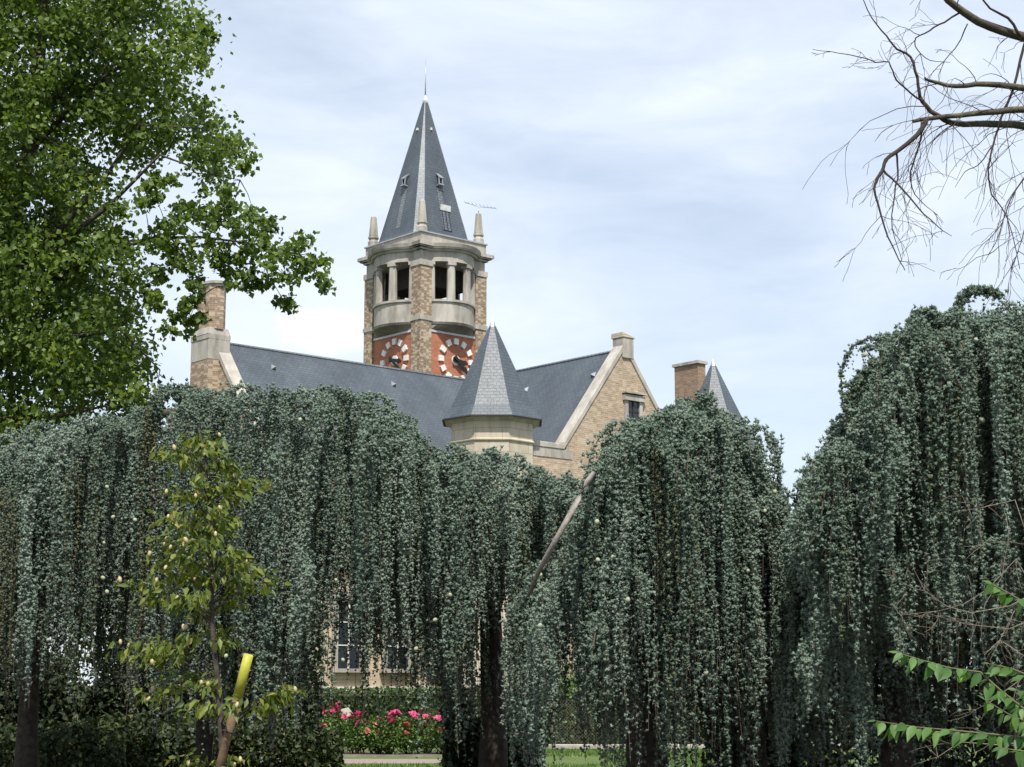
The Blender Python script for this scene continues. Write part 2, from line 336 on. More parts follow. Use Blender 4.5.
# shoulder beside right gable, running to the turret
KX = -5.2
MB().box(KX, -HW - .002, -LB - GT + .003, -LB, 0, ZE - .14).build('shoulder_wall', M['buff'], bld)
MB().box(KX, -HW - .10, -LB - GT - .05, -LB + .04, ZE - .14, ZE + .06).build('coping', M['coping'], bld, .02)
MB().box(KX, -HW + .3, -LB - GT - .02, -LB - GT + .002, ZE - .48, ZE - .145).build('stone_band', M['stone'], bld)
# finial block on the right gable
zt = hit(626, 334, (0, 1, 0), -LB - GT).z
MB().box(-.14, .46, -LB - GT - .07, -LB + .06, ZR - .35, zt - .16).build('gable_finial', M['stone'], bld, .03)
MB().extr([(-.17, -LB - GT - .10, zt - .159), (.49, -LB - GT - .10, zt - .159), (.49, -LB - GT - .10, zt - .1), (-.17, -LB - GT - .10, zt + .06)], (0, GT + .2, 0)).build('gable_finial_cap', M['ashlar'], bld, .02)
def window(plane, c, w, h, arch=False, frame=.16, name='window', lab=None):
    # plane 'y': wall faces -y at y=c.y ; plane 'x': faces -x at x=c.x
    def T(u, d, z): return (c.x + u, c.y + d, z) if plane == 'y' else (c.x + d, c.y - u, z)
    z0, z1 = c.z - h / 2, c.z + h / 2
    fr = MB()
    def bx(m, u0, u1, d0, d1, za, zb):
        m.add([T(u0, d0, za), T(u1, d0, za), T(u1, d1, za), T(u0, d1, za), T(u0, d0, zb), T(u1, d0, zb), T(u1, d1, zb), T(u0, d1, zb)],
              [(3, 2, 1, 0), (4, 5, 6, 7), (0, 1, 5, 4), (1, 2, 6, 5), (2, 3, 7, 6), (3, 0, 4, 7)])
    bx(fr, -w / 2 - frame, -w / 2, -.1, .02, z0, z1); bx(fr, w / 2, w / 2 + frame, -.1, .02, z0, z1)
    bx(fr, -w / 2 - frame - .06, w / 2 + frame + .06, -.17, .02, z1, z1 + frame * 1.3)
    o = fr.build(name, M['coping'], bld)
    s_ = MB(); bx(s_, -w / 2 - frame - .08, w / 2 + frame + .08, -.2, .02, z0 - .14, z0); s_.build('sill', M['coping'], o)
    p = MB(); bx(p, -w / 2, w / 2, -.03, -.02, z0, z1); p.build('pane', M['glass'], o)
    g = MB(); bx(g, -.03, .03, -.06, -.031, z0, z1)
    for k in range(1, 3): zz = z0 + h * k / 3; bx(g, -w / 2, -.031, -.055, -.031, zz - .02, zz + .02); bx(g, .031, w / 2, -.055, -.031, zz - .02, zz + .02)
    g.build('glazing_bars', M['dark'] if name == 'gable_window' else M['white'], o)
    return o
gw = hit(632.5, 417, (0, 1, 0), -LB - GT); window('y', gw, .62, 1.2, frame=.16, name='gable_window')
MB().box(gw.x - .56, gw.x + .56, -LB - GT - .24, -LB - GT, gw.z + .86, gw.z + .92).build('hood_mould', M['stone'], bld)
c = hit(586, 625, (0, 1, 0), -LB - GT); window('y', c, .8, 2.6)
c = hit(586, 520, (0, 1, 0), -LB - GT); window('y', c, .8, 1.5)
c2 = hit(650, 625, (0, 1, 0), -LB - GT); window('y', Vector((2.0, -LB - GT, c2.z)), .8, 2.6)
MB().box(-HW - 1, HW + .05, -LB - GT - .06, -LB - GT - .003, 1.3, 1.5).build('string_course', M['white'], bld)
MB().box(-LA, -HW - .5, -HW - .06, -HW + .01, 1.3, 1.5).build('string_course', M['white'], bld)
MB().box(-LA - .01, -HW - .5, -HW - .03, -HW + .012, 5.4, ZE - .3).build('brick_storey', M['redbrown'], bld)
for zc_, hh_ in ((7.1, 1.7), (3.4, 2.5)):
    for k in range(4):
        window('y', Vector((-LA + 1.5 + 2.25 * k, -HW - .04, zc_)), 1.0, hh_, frame=.2)
# roof vents
nx = Vector((0, -SL, 1)); 
def roof_vent(x, y, side):
    if side == 'l': p = hit(x, y, (0, -SL, 1), ZR); d = Vector((0, -1, -SL)).normalized(); t = Vector((1, 0, 0)); nn = Vector((0, -SL, 1))
    else: p = hit(x, y, (-SL, 0, 1), ZR); d = Vector((-1, 0, -SL)).normalized(); t = Vector((0, -1, 0)); nn = Vector((-SL, 0, 1))
    nn = nn.normalized(); nn = Vector((-SL if side == 'r' else 0, -SL if side == 'l' else 0, 1)).normalized() if False else nn
    nn = (Vector((0, -SL, 1)) if side == 'l' else Vector((-SL, 0, 1))); nn = Vector((nn.x, nn.y, 1)).normalized()
    nrm = t.cross(d); nrm = nrm if nrm.z > 0 else -nrm
    a = p - d * .18; b1 = p + d * .10 + t * .11; b2 = p + d * .10 - t * .11; top = p + d * .11 + nrm * .16
    MB().add([a, b1, b2, top], [(0, 1, 3), (0, 3, 2), (1, 2, 3), (0, 2, 1)]).build('roof_vent', M['zinc'], bld)
for q in ((273, 367.5, 'l'), (393, 384.5, 'l'), (594, 375, 'r'), (526.5, 390, 'r')): roof_vent(*q)
# left chimney
CX = -LA - .50; hx, hy = .36, .50
zA = hit(210, 336, (0, 1, 0), 0).z; zB = hit(210, 289, (0, 1, 0), 0).z; zS = hit(206, 362, (0, 1, 0), 0).z
MB().box(CX - hx - .08, CX + hx + .1, -hy - .12, hy + .12, 0, zS).build('chimney_base', M['brown'], bld)
MB().box(CX - hx - .09, CX + hx + .11, -hy - .13, hy + .13, zS, zA - .22).build('chimney_stone', M['stone'], bld, .02)
ch = MB(); ch.box(CX - hx - .11, CX + hx + .12, -hy - .13, hy + .13, zA - .22, zA - .04)
ch.loft([[(CX + sx * (hx + a_), sy * (hy + a_), z) for sx, sy in ((-1, -1), (1, -1), (1, 1), (-1, 1))] for a_, z in ((.12, zA - .04), (.05, zA + .22))]); ch.build('chimney_moulding', M['stone'], bld)
sh = MB()
for yy in (-.29, .29):
    r = [(CX + .38 * math.cos(t), yy + .36 * math.sin(t)) for t in [math.pi / 8 + k * math.pi / 4 for k in range(8)]]
    sh.prism(r, zA + .18, zB)
sh.box(CX - .18, CX + .18, -.2, .2, zA + .18, zB - .02); sf = sh.build('chimney_shaft', M['brown'], bld)
cp = MB()
for dz, g in ((0, .06), (.1, .12)):
    cp.prism([(CX + (.38 + g) * math.cos(t), (.64 + g) * math.sin(t)) for t in [k * math.pi / 8 for k in range(16)]], zB + dz, zB + dz + .1)
cp.build('cap', M['stone'], sf)
# turrets
def oct_(r, z, o=0): # flats toward the camera: vertex angle chosen in local frame
    return [(r / math.cos(math.pi / 8) * math.cos(t), r / math.cos(math.pi / 8) * math.sin(t), z) for t in [-math.pi / 2 - RZ + math.pi / 8 + k * math.pi / 4 + o for k in range(8)]]
def turret(px, apex, Yd, scale=1.0):
    c = loc(W(px, apex, Yd)); zt = c.z; f = scale
    wz = zt - 4.02 * f
    t = MB().loft([[(x + c.x, y + c.y, z) for x, y, z in oct_(1.52 * f, zz)] for zz in (0, wz)]).build('turret', M['ashlar'], bld)
    R = lambda r, z: [(x + c.x, y + c.y, z) for x, y, z in oct_(r, z)]
    MB().loft([R(1.54 * f, wz - .78 * f), R(1.58 * f, wz - .74 * f), R(1.58 * f, wz - .70 * f), R(1.53 * f, wz - .66 * f)]).build('string_course', M['ashlar'], t)
    MB().loft([R(1.56 * f, wz - .02), R(1.62 * f, wz + .03), R(1.80 * f, wz + .1)]).build('cornice', M['stone'], t)
    MB().loft([R(1.84 * f, wz + .1), R(1.84 * f, wz + .15), R(1.55 * f, wz + .58 * f), R(.10, zt - .12)]).build('turret_roof', M['slate'], t)
    MB().loft([R(1.87 * f, wz + .09), R(1.87 * f, wz + .13)]).build('gutter', M['dark'], t)
    MB().loft([R(.19, zt - .36), R(.02, zt + .12)]).build('finial', M['zinc'], t)
    return c, wz
tc1 = turret(492.5, 322, 60.9, .955); tc2 = turret(713, 362, 73.5, 1.02)
print('turret local', tc1, tc2)
# right chimney
a = loc(W(690, 378, 77)); zc_ = loc(W(690, 366, 77)).z
c4 = MB().box(a.x - .26, a.x + .26, a.y - .72, a.y + .72, ZE + .5, zc_).build('chimney', M['redbrown'], bld)
MB().box(a.x - .34, a.x + .34, a.y - .80, a.y + .80, zc_, zc_ + .13).build('cap', M['stone'], c4)

# ------------------------------------------------------------------ clock tower
TO = W(421, 231, 73.5); ZP = TO.z
def tz(y): return hit(421, y, (0, 1, 0), 0, Vector((TO.x, TO.y, 0))).z
SA, SB = 3.85, 4.15
TCW = TO + AX * (SA / 2) + BX * (SB / 2); TCW.z = 0
tow = empty('clock_tower', TCW, RZ, 'tall brick clock tower with an open stone belfry and a slate spire', 'clock tower')
hx, hy = SA / 2, SB / 2
z_par, z_cor1, z_cor0, z_fr0 = ZP, tz(241.5), tz(248.5), tz(258.5)
z_ap1, z_ap0 = tz(299), tz(319.5); z_sf = z_ap0 - .34
PW = .64
MB().box(-hx + .09, hx - .09, -hy + .09, hy - .09, 0, z_sf + .05).build('clock_wall', M['red'], tow)
for sx in (-1, 1):
    for sy in (-1, 1):
        x0, x1 = sorted((sx * hx, sx * (hx - PW))); y0, y1 = sorted((sy * hy, sy * (hy - PW)))
        p = MB().box(x0, x1, y0, y1, 0, z_fr0).build('corner_pier', M['pier'], tow)
        g = .04
        MB().box(x0 - g, x1 + g, y0 - g, y1 + g, z_ap0 + .02, z_ap0 + .22).build('stone_band', M['stone'], p)
        MB().box(x0 - g, x1 + g, y0 - g, y1 + g, z_fr0 - .26, z_fr0 - .01).build('pier_cap', M['stone'], p)
MB().box(-hx + .3, hx - .3, -hy + .3, hy - .3, z_ap0 + .1, z_ap1 - .15).build('belfry_floor', M['dark'], tow)
MB().box(-hx + .06, hx - .06, -hy + .06, hy - .06, z_fr0 + .02, z_cor0).build('entablature', M['stone'], tow)
MB().box(-hx - .03, hx + .03, -hy - .03, hy + .03, z_cor0 + .002, z_cor1).build('entablature', M['stone'], tow)
MB().box(-hx + .02, hx - .02, -hy + .02, hy - .02, z_cor1, z_par).build('parapet', M['stone'], tow)
MB().box(-hx - .04, hx + .04, -hy - .04, hy + .04, z_par, z_par + .06).build('parapet_edge', M['zinc'], tow)
SAG = .66; NB = 10
FACES = [(Vector((1, 0, 0)), Vector((0, -1, 0)), hx, hy), (Vector((0, -1, 0)), Vector((-1, 0, 0)), hy, hx),
         (Vector((-1, 0, 0)), Vector((0, 1, 0)), hx, hy), (Vector((0, 1, 0)), Vector((1, 0, 0)), hy, hx)]
def arc(T, Nn, c, d, e=0, sag=SAG, ext=0, n=NB):
    c = c + ext; return [T * (c * (2 * i / n - 1)) + Nn * (d + e + sag * (1 - (2 * i / n - 1) ** 2)) for i in range(n + 1)]
def bow(m, T, Nn, c, d, z0, z1, e=0, e1=None, inner=-.3, sag=SAG, ext=0):
    e1 = e if e1 is None else e1
    lo_ = arc(T, Nn, c, d, e, sag, ext); hi_ = arc(T, Nn, c, d, e1, sag, ext)
    c_ = c + ext
    r0 = [p + Vector((0, 0, z0)) for p in lo_] + [T * c_ + Nn * (d + inner) + Vector((0, 0, z0)), T * -c_ + Nn * (d + inner) + Vector((0, 0, z0))]
    r1 = [p + Vector((0, 0, z1)) for p in hi_] + [T * c_ + Nn * (d + inner) + Vector((0, 0, z1)), T * -c_ + Nn * (d + inner) + Vector((0, 0, z1))]
    m.loft([r0, r1])
for fi, (T, Nn, ht, hd) in enumerate(FACES):
    c = ht - PW - .015
    d = hd - .10
    m = MB(); bow(m, T, Nn, c, d, z_ap0, z_ap1); bal = m.build('balcony', M['stone'], tow)
    m = MB(); bow(m, T, Nn, c, d, z_ap1, z_ap1 + .10, .08); m.build('rim', M['stone'], bal)
    m = MB(); bow(m, T, Nn, c, d, z_ap0 - .10, z_ap0 - .002, .02, .09); m.build('rim', M['stone'], bal)
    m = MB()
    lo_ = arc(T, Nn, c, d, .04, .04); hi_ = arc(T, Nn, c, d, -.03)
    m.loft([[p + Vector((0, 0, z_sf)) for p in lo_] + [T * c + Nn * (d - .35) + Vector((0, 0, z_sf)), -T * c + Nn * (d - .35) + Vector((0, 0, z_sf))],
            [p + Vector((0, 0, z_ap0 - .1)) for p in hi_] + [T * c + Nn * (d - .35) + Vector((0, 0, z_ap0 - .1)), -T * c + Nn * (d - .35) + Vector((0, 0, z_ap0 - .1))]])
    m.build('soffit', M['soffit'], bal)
    m = MB(); m.extr([T * -c + Nn * (d - .2) + Vector((0, 0, z_sf - .1)), T * c + Nn * (d - .2) + Vector((0, 0, z_sf - .1)), T * c + Nn * (d + .05) + Vector((0, 0, z_sf - .1)), T * -c + Nn * (d + .05) + Vector((0, 0, z_sf - .1))], (0, 0, .098)); m.build('stone_band', M['lead'], bal)
    m = MB(); bow(m, T, Nn, c, d, z_fr0, z_cor0, .03, inner=-.02); m.build('entablature', M['stone'], tow)
    m = MB()
    for z0, z1, e, e1 in ((z_cor0, z_cor0 + .1, .10, .16), (z_cor0 + .1, z_cor0 + .16, .26, .28), (z_cor0 + .16, z_cor1, .30, .36)):
        bow(m, T, Nn, c, d, z0, z1 - .002, e, e1, inner=.05, ext=.1)
    q = ht + .24                                                     # straight runs over the corner piers
    m.build('cornice', M['stone'], tow)
    for s in (-1, 1):
        m = MB(); a0 = T * (s * (c + .101)); a1 = T * (s * (ht + .26))
        for z0, z1, e in ((z_cor0, z_cor0 + .1, .05), (z_cor0 + .1, z_cor0 + .16, .17), (z_cor0 + .16, z_cor1, .25)):
            a1 = T * (s * (ht + e + .001 * fi)); m.extr([a0 + Nn * (hd - .3) + Vector((0, 0, z0)), a1 + Nn * (hd - .3) + Vector((0, 0, z0)), a1 + Nn * (hd + e) + Vector((0, 0, z0)), a0 + Nn * (hd + e) + Vector((0, 0, z0))], (0, 0, z1 - z0 - .003 - .001 * fi))
        m.build('cornice', M['stone'], tow)
    for t in (-.94, -.36, .36, .94):
        base = T * (c * t) + Nn * (d + SAG * (1 - t * t) - .14); sl_ = -2 * SAG * t / c
        tt = (T + Nn * sl_).normalized(); nn = Vector((tt.y, -tt.x, 0)); nn = nn if nn.dot(Nn) > 0 else -nn
        wd_ = .175 if abs(t) < .5 else .17
        m = MB()
        m.loft([[base + tt * (u * wd_ * f) + nn * (w_ * .15 * f) + Vector((0, 0, z)) for u, w_ in ((-1, -.5), (-.5, -1), (.5, -1), (1, -.5), (1, .5), (.5, 1), (-.5, 1), (-1, .5))] for z, f in ((z_ap1 + .1, 1.06), (z_ap1 + .6, 1.02), (z_fr0 - .16, .94))])
        co_ = m.build('column', M['stone'], tow)
        m = MB(); m.loft([[base + tt * (u * (wd_ + .02)) + nn * (w_ * .18) + Vector((0, 0, z)) for u, w_ in ((-1, -1), (1, -1), (1, 1), (-1, 1))] for z in (z_fr0 - .16, z_fr0 - .002)]); m.build('capital', M['stone'], co_)
    # clock
    zc_ = hit(457.6, 361, (0, 1, 0), -hy + .09, TCW).z if fi == 0 else zc_
    dd = hd - .09; C0 = T * .18 + Nn * dd + Vector((0, 0, zc_)); UP = Vector((0, 0, 1))
    RT = T if True else -T
    dial = None
    ring = MB()
    for k in range(12):
        a_ = 2 * math.pi * k / 12; r_ = RT * math.sin(a_) + UP * math.cos(a_); tg = RT * math.cos(a_) - UP * math.sin(a_)
        ctr = C0 + r_ * .86
        ring.extr([ctr - r_ * .135 - tg * .115, ctr - r_ * .135 + tg * .115, ctr + r_ * .135 + tg * .125, ctr + r_ * .135 - tg * .125], Nn * .09)
    dial = ring.build('clock_dial', M['white'], tow)
    MB().extr([C0 + (RT * math.cos(t) + UP * math.sin(t)) * .23 for t in [k * math.pi / 8 for k in range(16)]], Nn * .05).build('hub', M['white'], dial)
    for a_, L_, w_, off in ((101, .62, .085, .12), (133, .80, .07, .17)):
        a_ = math.radians(a_); r_ = RT * math.sin(a_) + UP * math.cos(a_); tg = RT * math.cos(a_) - UP * math.sin(a_)
        m = MB(); m.extr([C0 + Nn * off + r_ * u + tg * w for u, w in ((-.24, -w_ * 1.1), (-.24, w_ * 1.1), (L_ * .55, w_ * .9), (L_ * .7, w_ * 1.5), (L_, w_ * .4), (L_, -w_ * .4), (L_ * .7, -w_ * 1.5), (L_ * .55, -w_ * .9))], Nn * .035)
        m.build('clock_hand', M['black'], dial)
    MB().tube([C0 + Nn * .05, C0 + Nn * .22], .06).build('spindle', M['black'], dial)
# bell frame and bell inside
for sx in (-1, 1):
    for sy in (-1, 1): MB().bar((sx * 1.1, sy, z_ap1 - .1), (sx * .9, sy * .9, z_fr0), .22, .22).build('bell_post', M['dark'], tow)
MB().box(-1.25, 1.25, -1.35, 1.35, z_ap1 + .9, z_fr0 + .01).build('dark_belfry_block', M['dark'], tow)  # solid dark block added so the upper belfry openings look shaded
zb = z_ap1 + .15
MB().loft([[(r * math.cos(t), r * math.sin(t), zb + z) for t in [k * math.pi / 7 for k in range(14)]] for r, z in ((.46, 0), (.40, .1), (.30, .3), (.26, .55), (.16, .68), (.03, .72))], True, True).build('bell', M['dark'], tow)
# spire
zs0 = z_par + .02
apx = hit(422.5, 99, (AX.dot(Vector((0, 1, 0))), BX.dot(Vector((0, 1, 0))), 0), 0, TCW); zs1 = apx.z
hs = 1.60; cf = .48; SX, SY = -.06, .05
def sq(f, z, hs=hs, cf=cf):
    h_ = hs * f; c_ = cf * f * .5 * 1.414
    return [(x + SX, y + SY, q) for x, y, q in [(-h_ + c_, -h_, z), (h_ - c_, -h_, z), (h_, -h_ + c_, z), (h_, h_ - c_, z), (h_ - c_, h_, z), (-h_ + c_, h_, z), (-h_, h_ - c_, z), (-h_, -h_ + c_, z)]]
spi = MB().loft([sq(1.06, zs0), sq(1.0, zs0 + .25), sq(.035, zs1)]).build('spire', M['slate'], tow)
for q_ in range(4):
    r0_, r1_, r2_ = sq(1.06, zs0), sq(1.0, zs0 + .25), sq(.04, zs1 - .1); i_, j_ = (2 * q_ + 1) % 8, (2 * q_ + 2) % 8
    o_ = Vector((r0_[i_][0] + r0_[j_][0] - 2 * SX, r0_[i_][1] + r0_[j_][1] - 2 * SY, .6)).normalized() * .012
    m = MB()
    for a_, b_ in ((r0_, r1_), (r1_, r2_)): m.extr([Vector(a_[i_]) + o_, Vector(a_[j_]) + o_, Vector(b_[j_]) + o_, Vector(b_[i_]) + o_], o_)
    m.build('pale_hip_strip', M['hip'], spi)
MB().loft([sq(.06, zs1 - .22), sq(.07, zs1 - .1), sq(.02, zs1 + .18)]).build('finial', M['lead'], spi)
zm = hit(422, 60, (AX.y, BX.y, 0), 0, TCW).z
MB().tube([(SX, SY, zs1), (SX, SY, (zs1 + zm) / 2), (SX, SY, zm)], [.035, .022, .012]).build('lightning_rod', M['zinc'], spi)
H_ = zs1 - zs0 - .25
def on_spire(face, t, u):            # height fraction t, sideways u (m): point on the face
    h_ = hs * (1 - t * .965); z = zs0 + .25 + H_ * t
    return Vector((u + SX, -h_ + SY, z)) if face == 'r' else Vector((-h_ + SX, -u + SY, z))
SLP = Vector((0, hs * .965, H_)).normalized()
def frame(face):
    if face == 'r': return Vector((1, 0, 0)), Vector((0, hs * .965, H_)).normalized(), Vector((0, -1, hs * .965 / H_)).normalized()
    return Vector((0, -1, 0)), Vector((hs * .965, 0, H_)).normalized(), Vector((-1, 0, hs * .965 / H_)).normalized()
for face, u, t in (('r', -.02, .345), ('l', -.02, .345)):
    X_, U_, N_ = frame(face); p = on_spire(face, t, u)
    m = MB(); top = p + U_ * .62
    for k_ in (-1, 1): m.bar(p + X_ * (.095 * k_) + N_ * .16, p + X_ * (.095 * k_) + N_ * .13 + Vector((0, 0, .40)), .045, .045, X_)
    m.extr([p - X_ * .13 + N_ * .20 + Vector((0, 0, .34)), p + X_ * .13 + N_ * .20 + Vector((0, 0, .34)), top + X_ * .07 + N_ * .02, top - X_ * .07 + N_ * .02], (0, 0, .05))
    m.extr([p - X_ * .15 + N_ * .01, p + X_ * .15 + N_ * .01, p + X_ * .15 + N_ * .22, p - X_ * .15 + N_ * .22], (0, 0, .05))
    dm = m.build('dormer', M['zinc'], spi)
    MB().extr([p - X_ * .08 + N_ * .02 + Vector((0, 0, .05)), p + X_ * .08 + N_ * .02 + Vector((0, 0, .05)), p + X_ * .08 + N_ * .12 + Vector((0, 0, .05)), p - X_ * .08 + N_ * .12 + Vector((0, 0, .05))], (0, 0, .3)).build('opening', M['black'], dm)
    a = p - U_ * .05; b_ = on_spire(face, .05, u)
    MB().extr([a - X_ * .13 + N_ * .004, a + X_ * .13 + N_ * .004, b_ + X_ * .17 + N_ * .004, b_ - X_ * .17 + N_ * .004], N_ * .008).build('flashing', M['slate_light'], dm)
X_, U_, N_ = frame('r'); p = on_spire('r', .17, .13)
sk = MB().extr([p - X_ * .30 + N_ * .02, p + X_ * .30 + N_ * .02, p + X_ * .28 + U_ * .26 + N_ * .1, p - X_ * .28 + U_ * .26 + N_ * .1], N_ * .05).build('skylight', M['lead'], spi)
p2 = on_spire('r', .03, .13)
MB().extr([p - X_ * .26 + N_ * .012, p + X_ * .26 + N_ * .012, p2 + X_ * .26 + N_ * .012, p2 - X_ * .26 + N_ * .012], N_ * .02).build('pane', M['slate_light'], sk)
for k in (-1, 0, 1): MB().bar(p + X_ * .2 * k + N_ * .04, p2 + X_ * .2 * k + N_ * .04, .035, .03, N_).build('glazing_bar', M['glass'], sk)
for face in 'rl':
    X_, U_, N_ = frame(face); p = on_spire(face, .76, .0)
    MB().extr([p - X_ * .04, p + X_ * .04, p + X_ * .04 + N_ * .08, p - X_ * .04 + N_ * .08], U_ * .12).build('hook', M['lead'], spi)
# pinnacles
for sx in (-1, 1):
    for sy in (-1, 1):
        x, y = sx * (hx - .27), sy * (hy - .27); z = z_par + .06
        def R(r, zz, n=8): return [(x + r * math.cos(t), y + r * math.sin(t), zz) for t in [math.pi / 8 + k * math.pi / 4 for k in range(8)]]
        pn = MB().loft([R(.26, z), R(.26, z + .22), R(.21, z + .30), R(.21, z + .36), R(.255, z + .40), R(.255, z + .46), R(.2, z + .5)]).build('pinnacle', M['stone'], tow)
        MB().loft([R(.225, z + .5), R(.14, z + 1.42), R(.10, z + 1.47)]).build('shaft', M['stone'], pn)
# aerial on the right pinnacle
x, y = (hx - .27), -(hy - .27); z = z_par + 1.5
m = MB(); m.tube([(x, y, z - .05), (x, y, z + .3)], .02, 5)
ae = m.build('aerial', M['zinc'], tow)
dirv = Vector((AX.dot(Vector((1, 0, 0))), BX.dot(Vector((1, 0, 0))), 0)); sidev = Vector((-dirv.y, dirv.x, 0))
b0 = Vector((x, y, z + .28)); m = MB(); a0 = b0 - dirv * .62 + Vector((0, 0, .28)); a1 = b0 + dirv * .78 - Vector((0, 0, .0)); m.tube([a0, b0 + Vector((0, 0, .07)), a1], .014, 4)
for k in range(9):
    p = a0.lerp(a1, k / 8); m.tube([p - sidev * .2 - dirv * .05, p + sidev * .2 + dirv * .05], .008, 4)
m.build('boom', M['zinc'], ae)
# hedge and planting near ------------------------------------------------------------------ foliage tools
def unit(v): return v / np.maximum(np.linalg.norm(v, axis=1, keepdims=True), 1e-9)
def leaf_cards(name, C, L, mat, parent, droop=.2, wid=.75, tone=None, out=None, up=.6, jit=.25):
    """folded leaf blades: six vertices, four triangles each"""
    C = np.asarray(C, float); n = len(C); ax = RNG.normal(0, 1, (n, 3))
    if out is not None: ax = ax * .55 + out
    ax[:, 2] -= droop * 2; ax = unit(ax)
    nr = RNG.normal(0, 1, (n, 3)); nr[:, 2] += up * 2; nr[:, 1] -= up * .8
    sd_ = unit(np.cross(ax, nr)); nr = np.cross(sd_, ax)
    L_ = (np.asarray(L) * RNG.uniform(1 - jit, 1 + jit, n))[:, None]; w_ = L_ * wid * .5
    v = np.stack([C, C + ax * L_ * .38 + sd_ * w_ + nr * L_ * .10, C + ax * L_ * .45, C + ax * L_ * .38 - sd_ * w_ + nr * L_ * .10, C + ax * L_ + nr * L_ * -.08,
                  ], 1)
    b = (np.arange(n) * 5)[:, None]
    f = np.stack([b + np.array([[0, 1, 2]]), b + np.array([[0, 2, 3]]), b + np.array([[1, 4, 2]]), b + np.array([[2, 4, 3]])], 1).reshape(-1, 3)
    if tone is None: tone = np.clip(RNG.normal(.5, .2, n), 0, 1)
    return raw(name, v, f, mat, parent, np.repeat(tone, 5))
def twig(m, p, d, L, r, n=7, bend=.25, grav=0.0, depth=1, kids=4, flat=1.0, spread=.8):
    p = Vector(p); d = Vector(d).normalized(); pts = [p.copy()]; rs = [r]
    for i in range(n):
        d = (d + Vector((random.gauss(0, bend), random.gauss(0, bend) * flat, random.gauss(0, bend) - grav))).normalized()
        p = p + d * (L / n); pts.append(p.copy()); rs.append(max(r * (1 - .8 * (i + 1) / n), .0014))
    m.tube(pts, rs, 4 if r < .012 else 6)
    if depth > 0:
        for _ in range(kids):
            i = random.randint(1, n - 1); dd = (pts[i + 1] - pts[i]).normalized()
            q = (dd + Vector((random.gauss(0, spread), random.gauss(0, spread) * flat, random.gauss(0, spread)))).normalized()
            twig(m, pts[i], q, L * random.uniform(.3, .6), rs[i] * .55, max(4, n - 2), bend, grav, depth - 1, kids, flat, spread)
    return pts
# hedge
def bush(name, c, rx, ry, h, nl, L, mat, label, cat, group=None, stem=True, tone=None, box=False, droop=.15):
    r = empty(name, (c[0], c[1], 0), 0, label, cat, group)
    if box: P = RNG.uniform(-1, 1, (nl, 3)); ax_ = RNG.integers(0, 3, nl); sg = RNG.choice([-1, 1], nl); P[np.arange(nl), ax_] = sg * RNG.uniform(.85, 1.03, nl)
    else:
        P = unit(RNG.normal(0, 1, (nl, 3))) * RNG.uniform(.45, 1.0, (nl, 1)) ** .5; P *= 1 + .22 * np.sin(P[:, :1] * 7 + c[0]) * np.cos(P[:, 1:2] * 6)
    P = P * np.array([rx, ry, h / 2]) + np.array([0, 0, h / 2 + .03]); P[:, 2] = np.maximum(P[:, 2], .04)
    leaf_cards('leaves', P, L, mat, r, droop, .7, tone(nl) if tone else None)
    if stem:
        m = MB()
        for k in range(7):
            a = random.uniform(0, 6.28); twig(m, (random.uniform(-.3, .3) * rx, random.uniform(-.3, .3) * ry, 0), (math.cos(a) * .5, math.sin(a) * .5, 1), h * .85, .014, 5, .15, 0, 1, 3)
        m.build('stem', M['twig'], r)
    return r
bush('hedge', (-1.2, 45.6), 6.2, .55, 1.45, 22000, .085, M['hedge'], 'long clipped green hedge behind the rose bed', 'hedge', box=True, stem=False)
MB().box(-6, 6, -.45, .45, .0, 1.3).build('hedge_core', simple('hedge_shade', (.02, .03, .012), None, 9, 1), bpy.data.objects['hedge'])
# wire fence
fe = empty('wire_fence', W(600, 735, 43.6).xyz * Vector((1, 1, 0)).length if False else (3.2, 43.6, 0), 0, 'chain link wire fence in front of the hedge below the middle cedar', 'fence')
m = MB(); Wd, Hh = 2.2, 1.15
for s in (-1, 1):
    u = -Wd - Hh
    while u < Wd + Hh:
        a = [u, .06]; b = [u + Hh, .06 + Hh] if s > 0 else [u - Hh, .06 + Hh]
        x0, x1 = a[0], b[0]
        t0 = max(0, min(1, ((-Wd) - x0) / (x1 - x0))); t1 = max(0, min(1, (Wd - x0) / (x1 - x0))); t0, t1 = min(t0, t1), max(t0, t1)
        if t1 - t0 > .02: m.bar((x0 + (x1 - x0) * t0, .006 * s, .06 + Hh * t0), (x0 + (x1 - x0) * t1, .006 * s, .06 + Hh * t1), .0035, .0035)
        u += .085
m.build('wire_mesh', M['dry'], fe)
for x in (-2.2, 0, 2.2): MB().tube([(x, .04, 0), (x, .04, 1.3)], .03).build('post', M['bark_grey'], fe)
# roses
pet = MB()
for k in range(9):
    a = k * 2.4; r_ = .02 + .006 * k; q = Vector((math.cos(a), math.sin(a), 0)); tt = Vector((-q.y, q.x, 0))
    pet.add([q * .004, q * r_ + tt * .03 + Vector((0, 0, .02)), q * (r_ + .03) + Vector((0, 0, .055 - .005 * k)), q * r_ - tt * .03 + Vector((0, 0, .02))], [(0, 1, 2), (0, 2, 3)])
pk = pet.build('bloom', M['pink']); cr = pet.build('bloom', M['coral'])
protos = (pk, cr); used = [False, False]
labs = ['leftmost rose bush, mostly leaf, at the left end of the bed', 'short rose bush with coral blooms, second from the left of the rose bed', 'rose bush with tall magenta blooms beside the gap in the bed',
        'rose bush carrying the deepest magenta cluster, left of the bed centre', 'rose bush with low coral blooms near the path, in the middle of the bed', 'rose bush with two bright magenta blooms, right of the bed centre',
        'green rose bush with a few coral blooms, third from the right', 'full rose bush with pink blooms near its top, second from the right', 'rightmost rose bush, beside the hanging cedar strands']
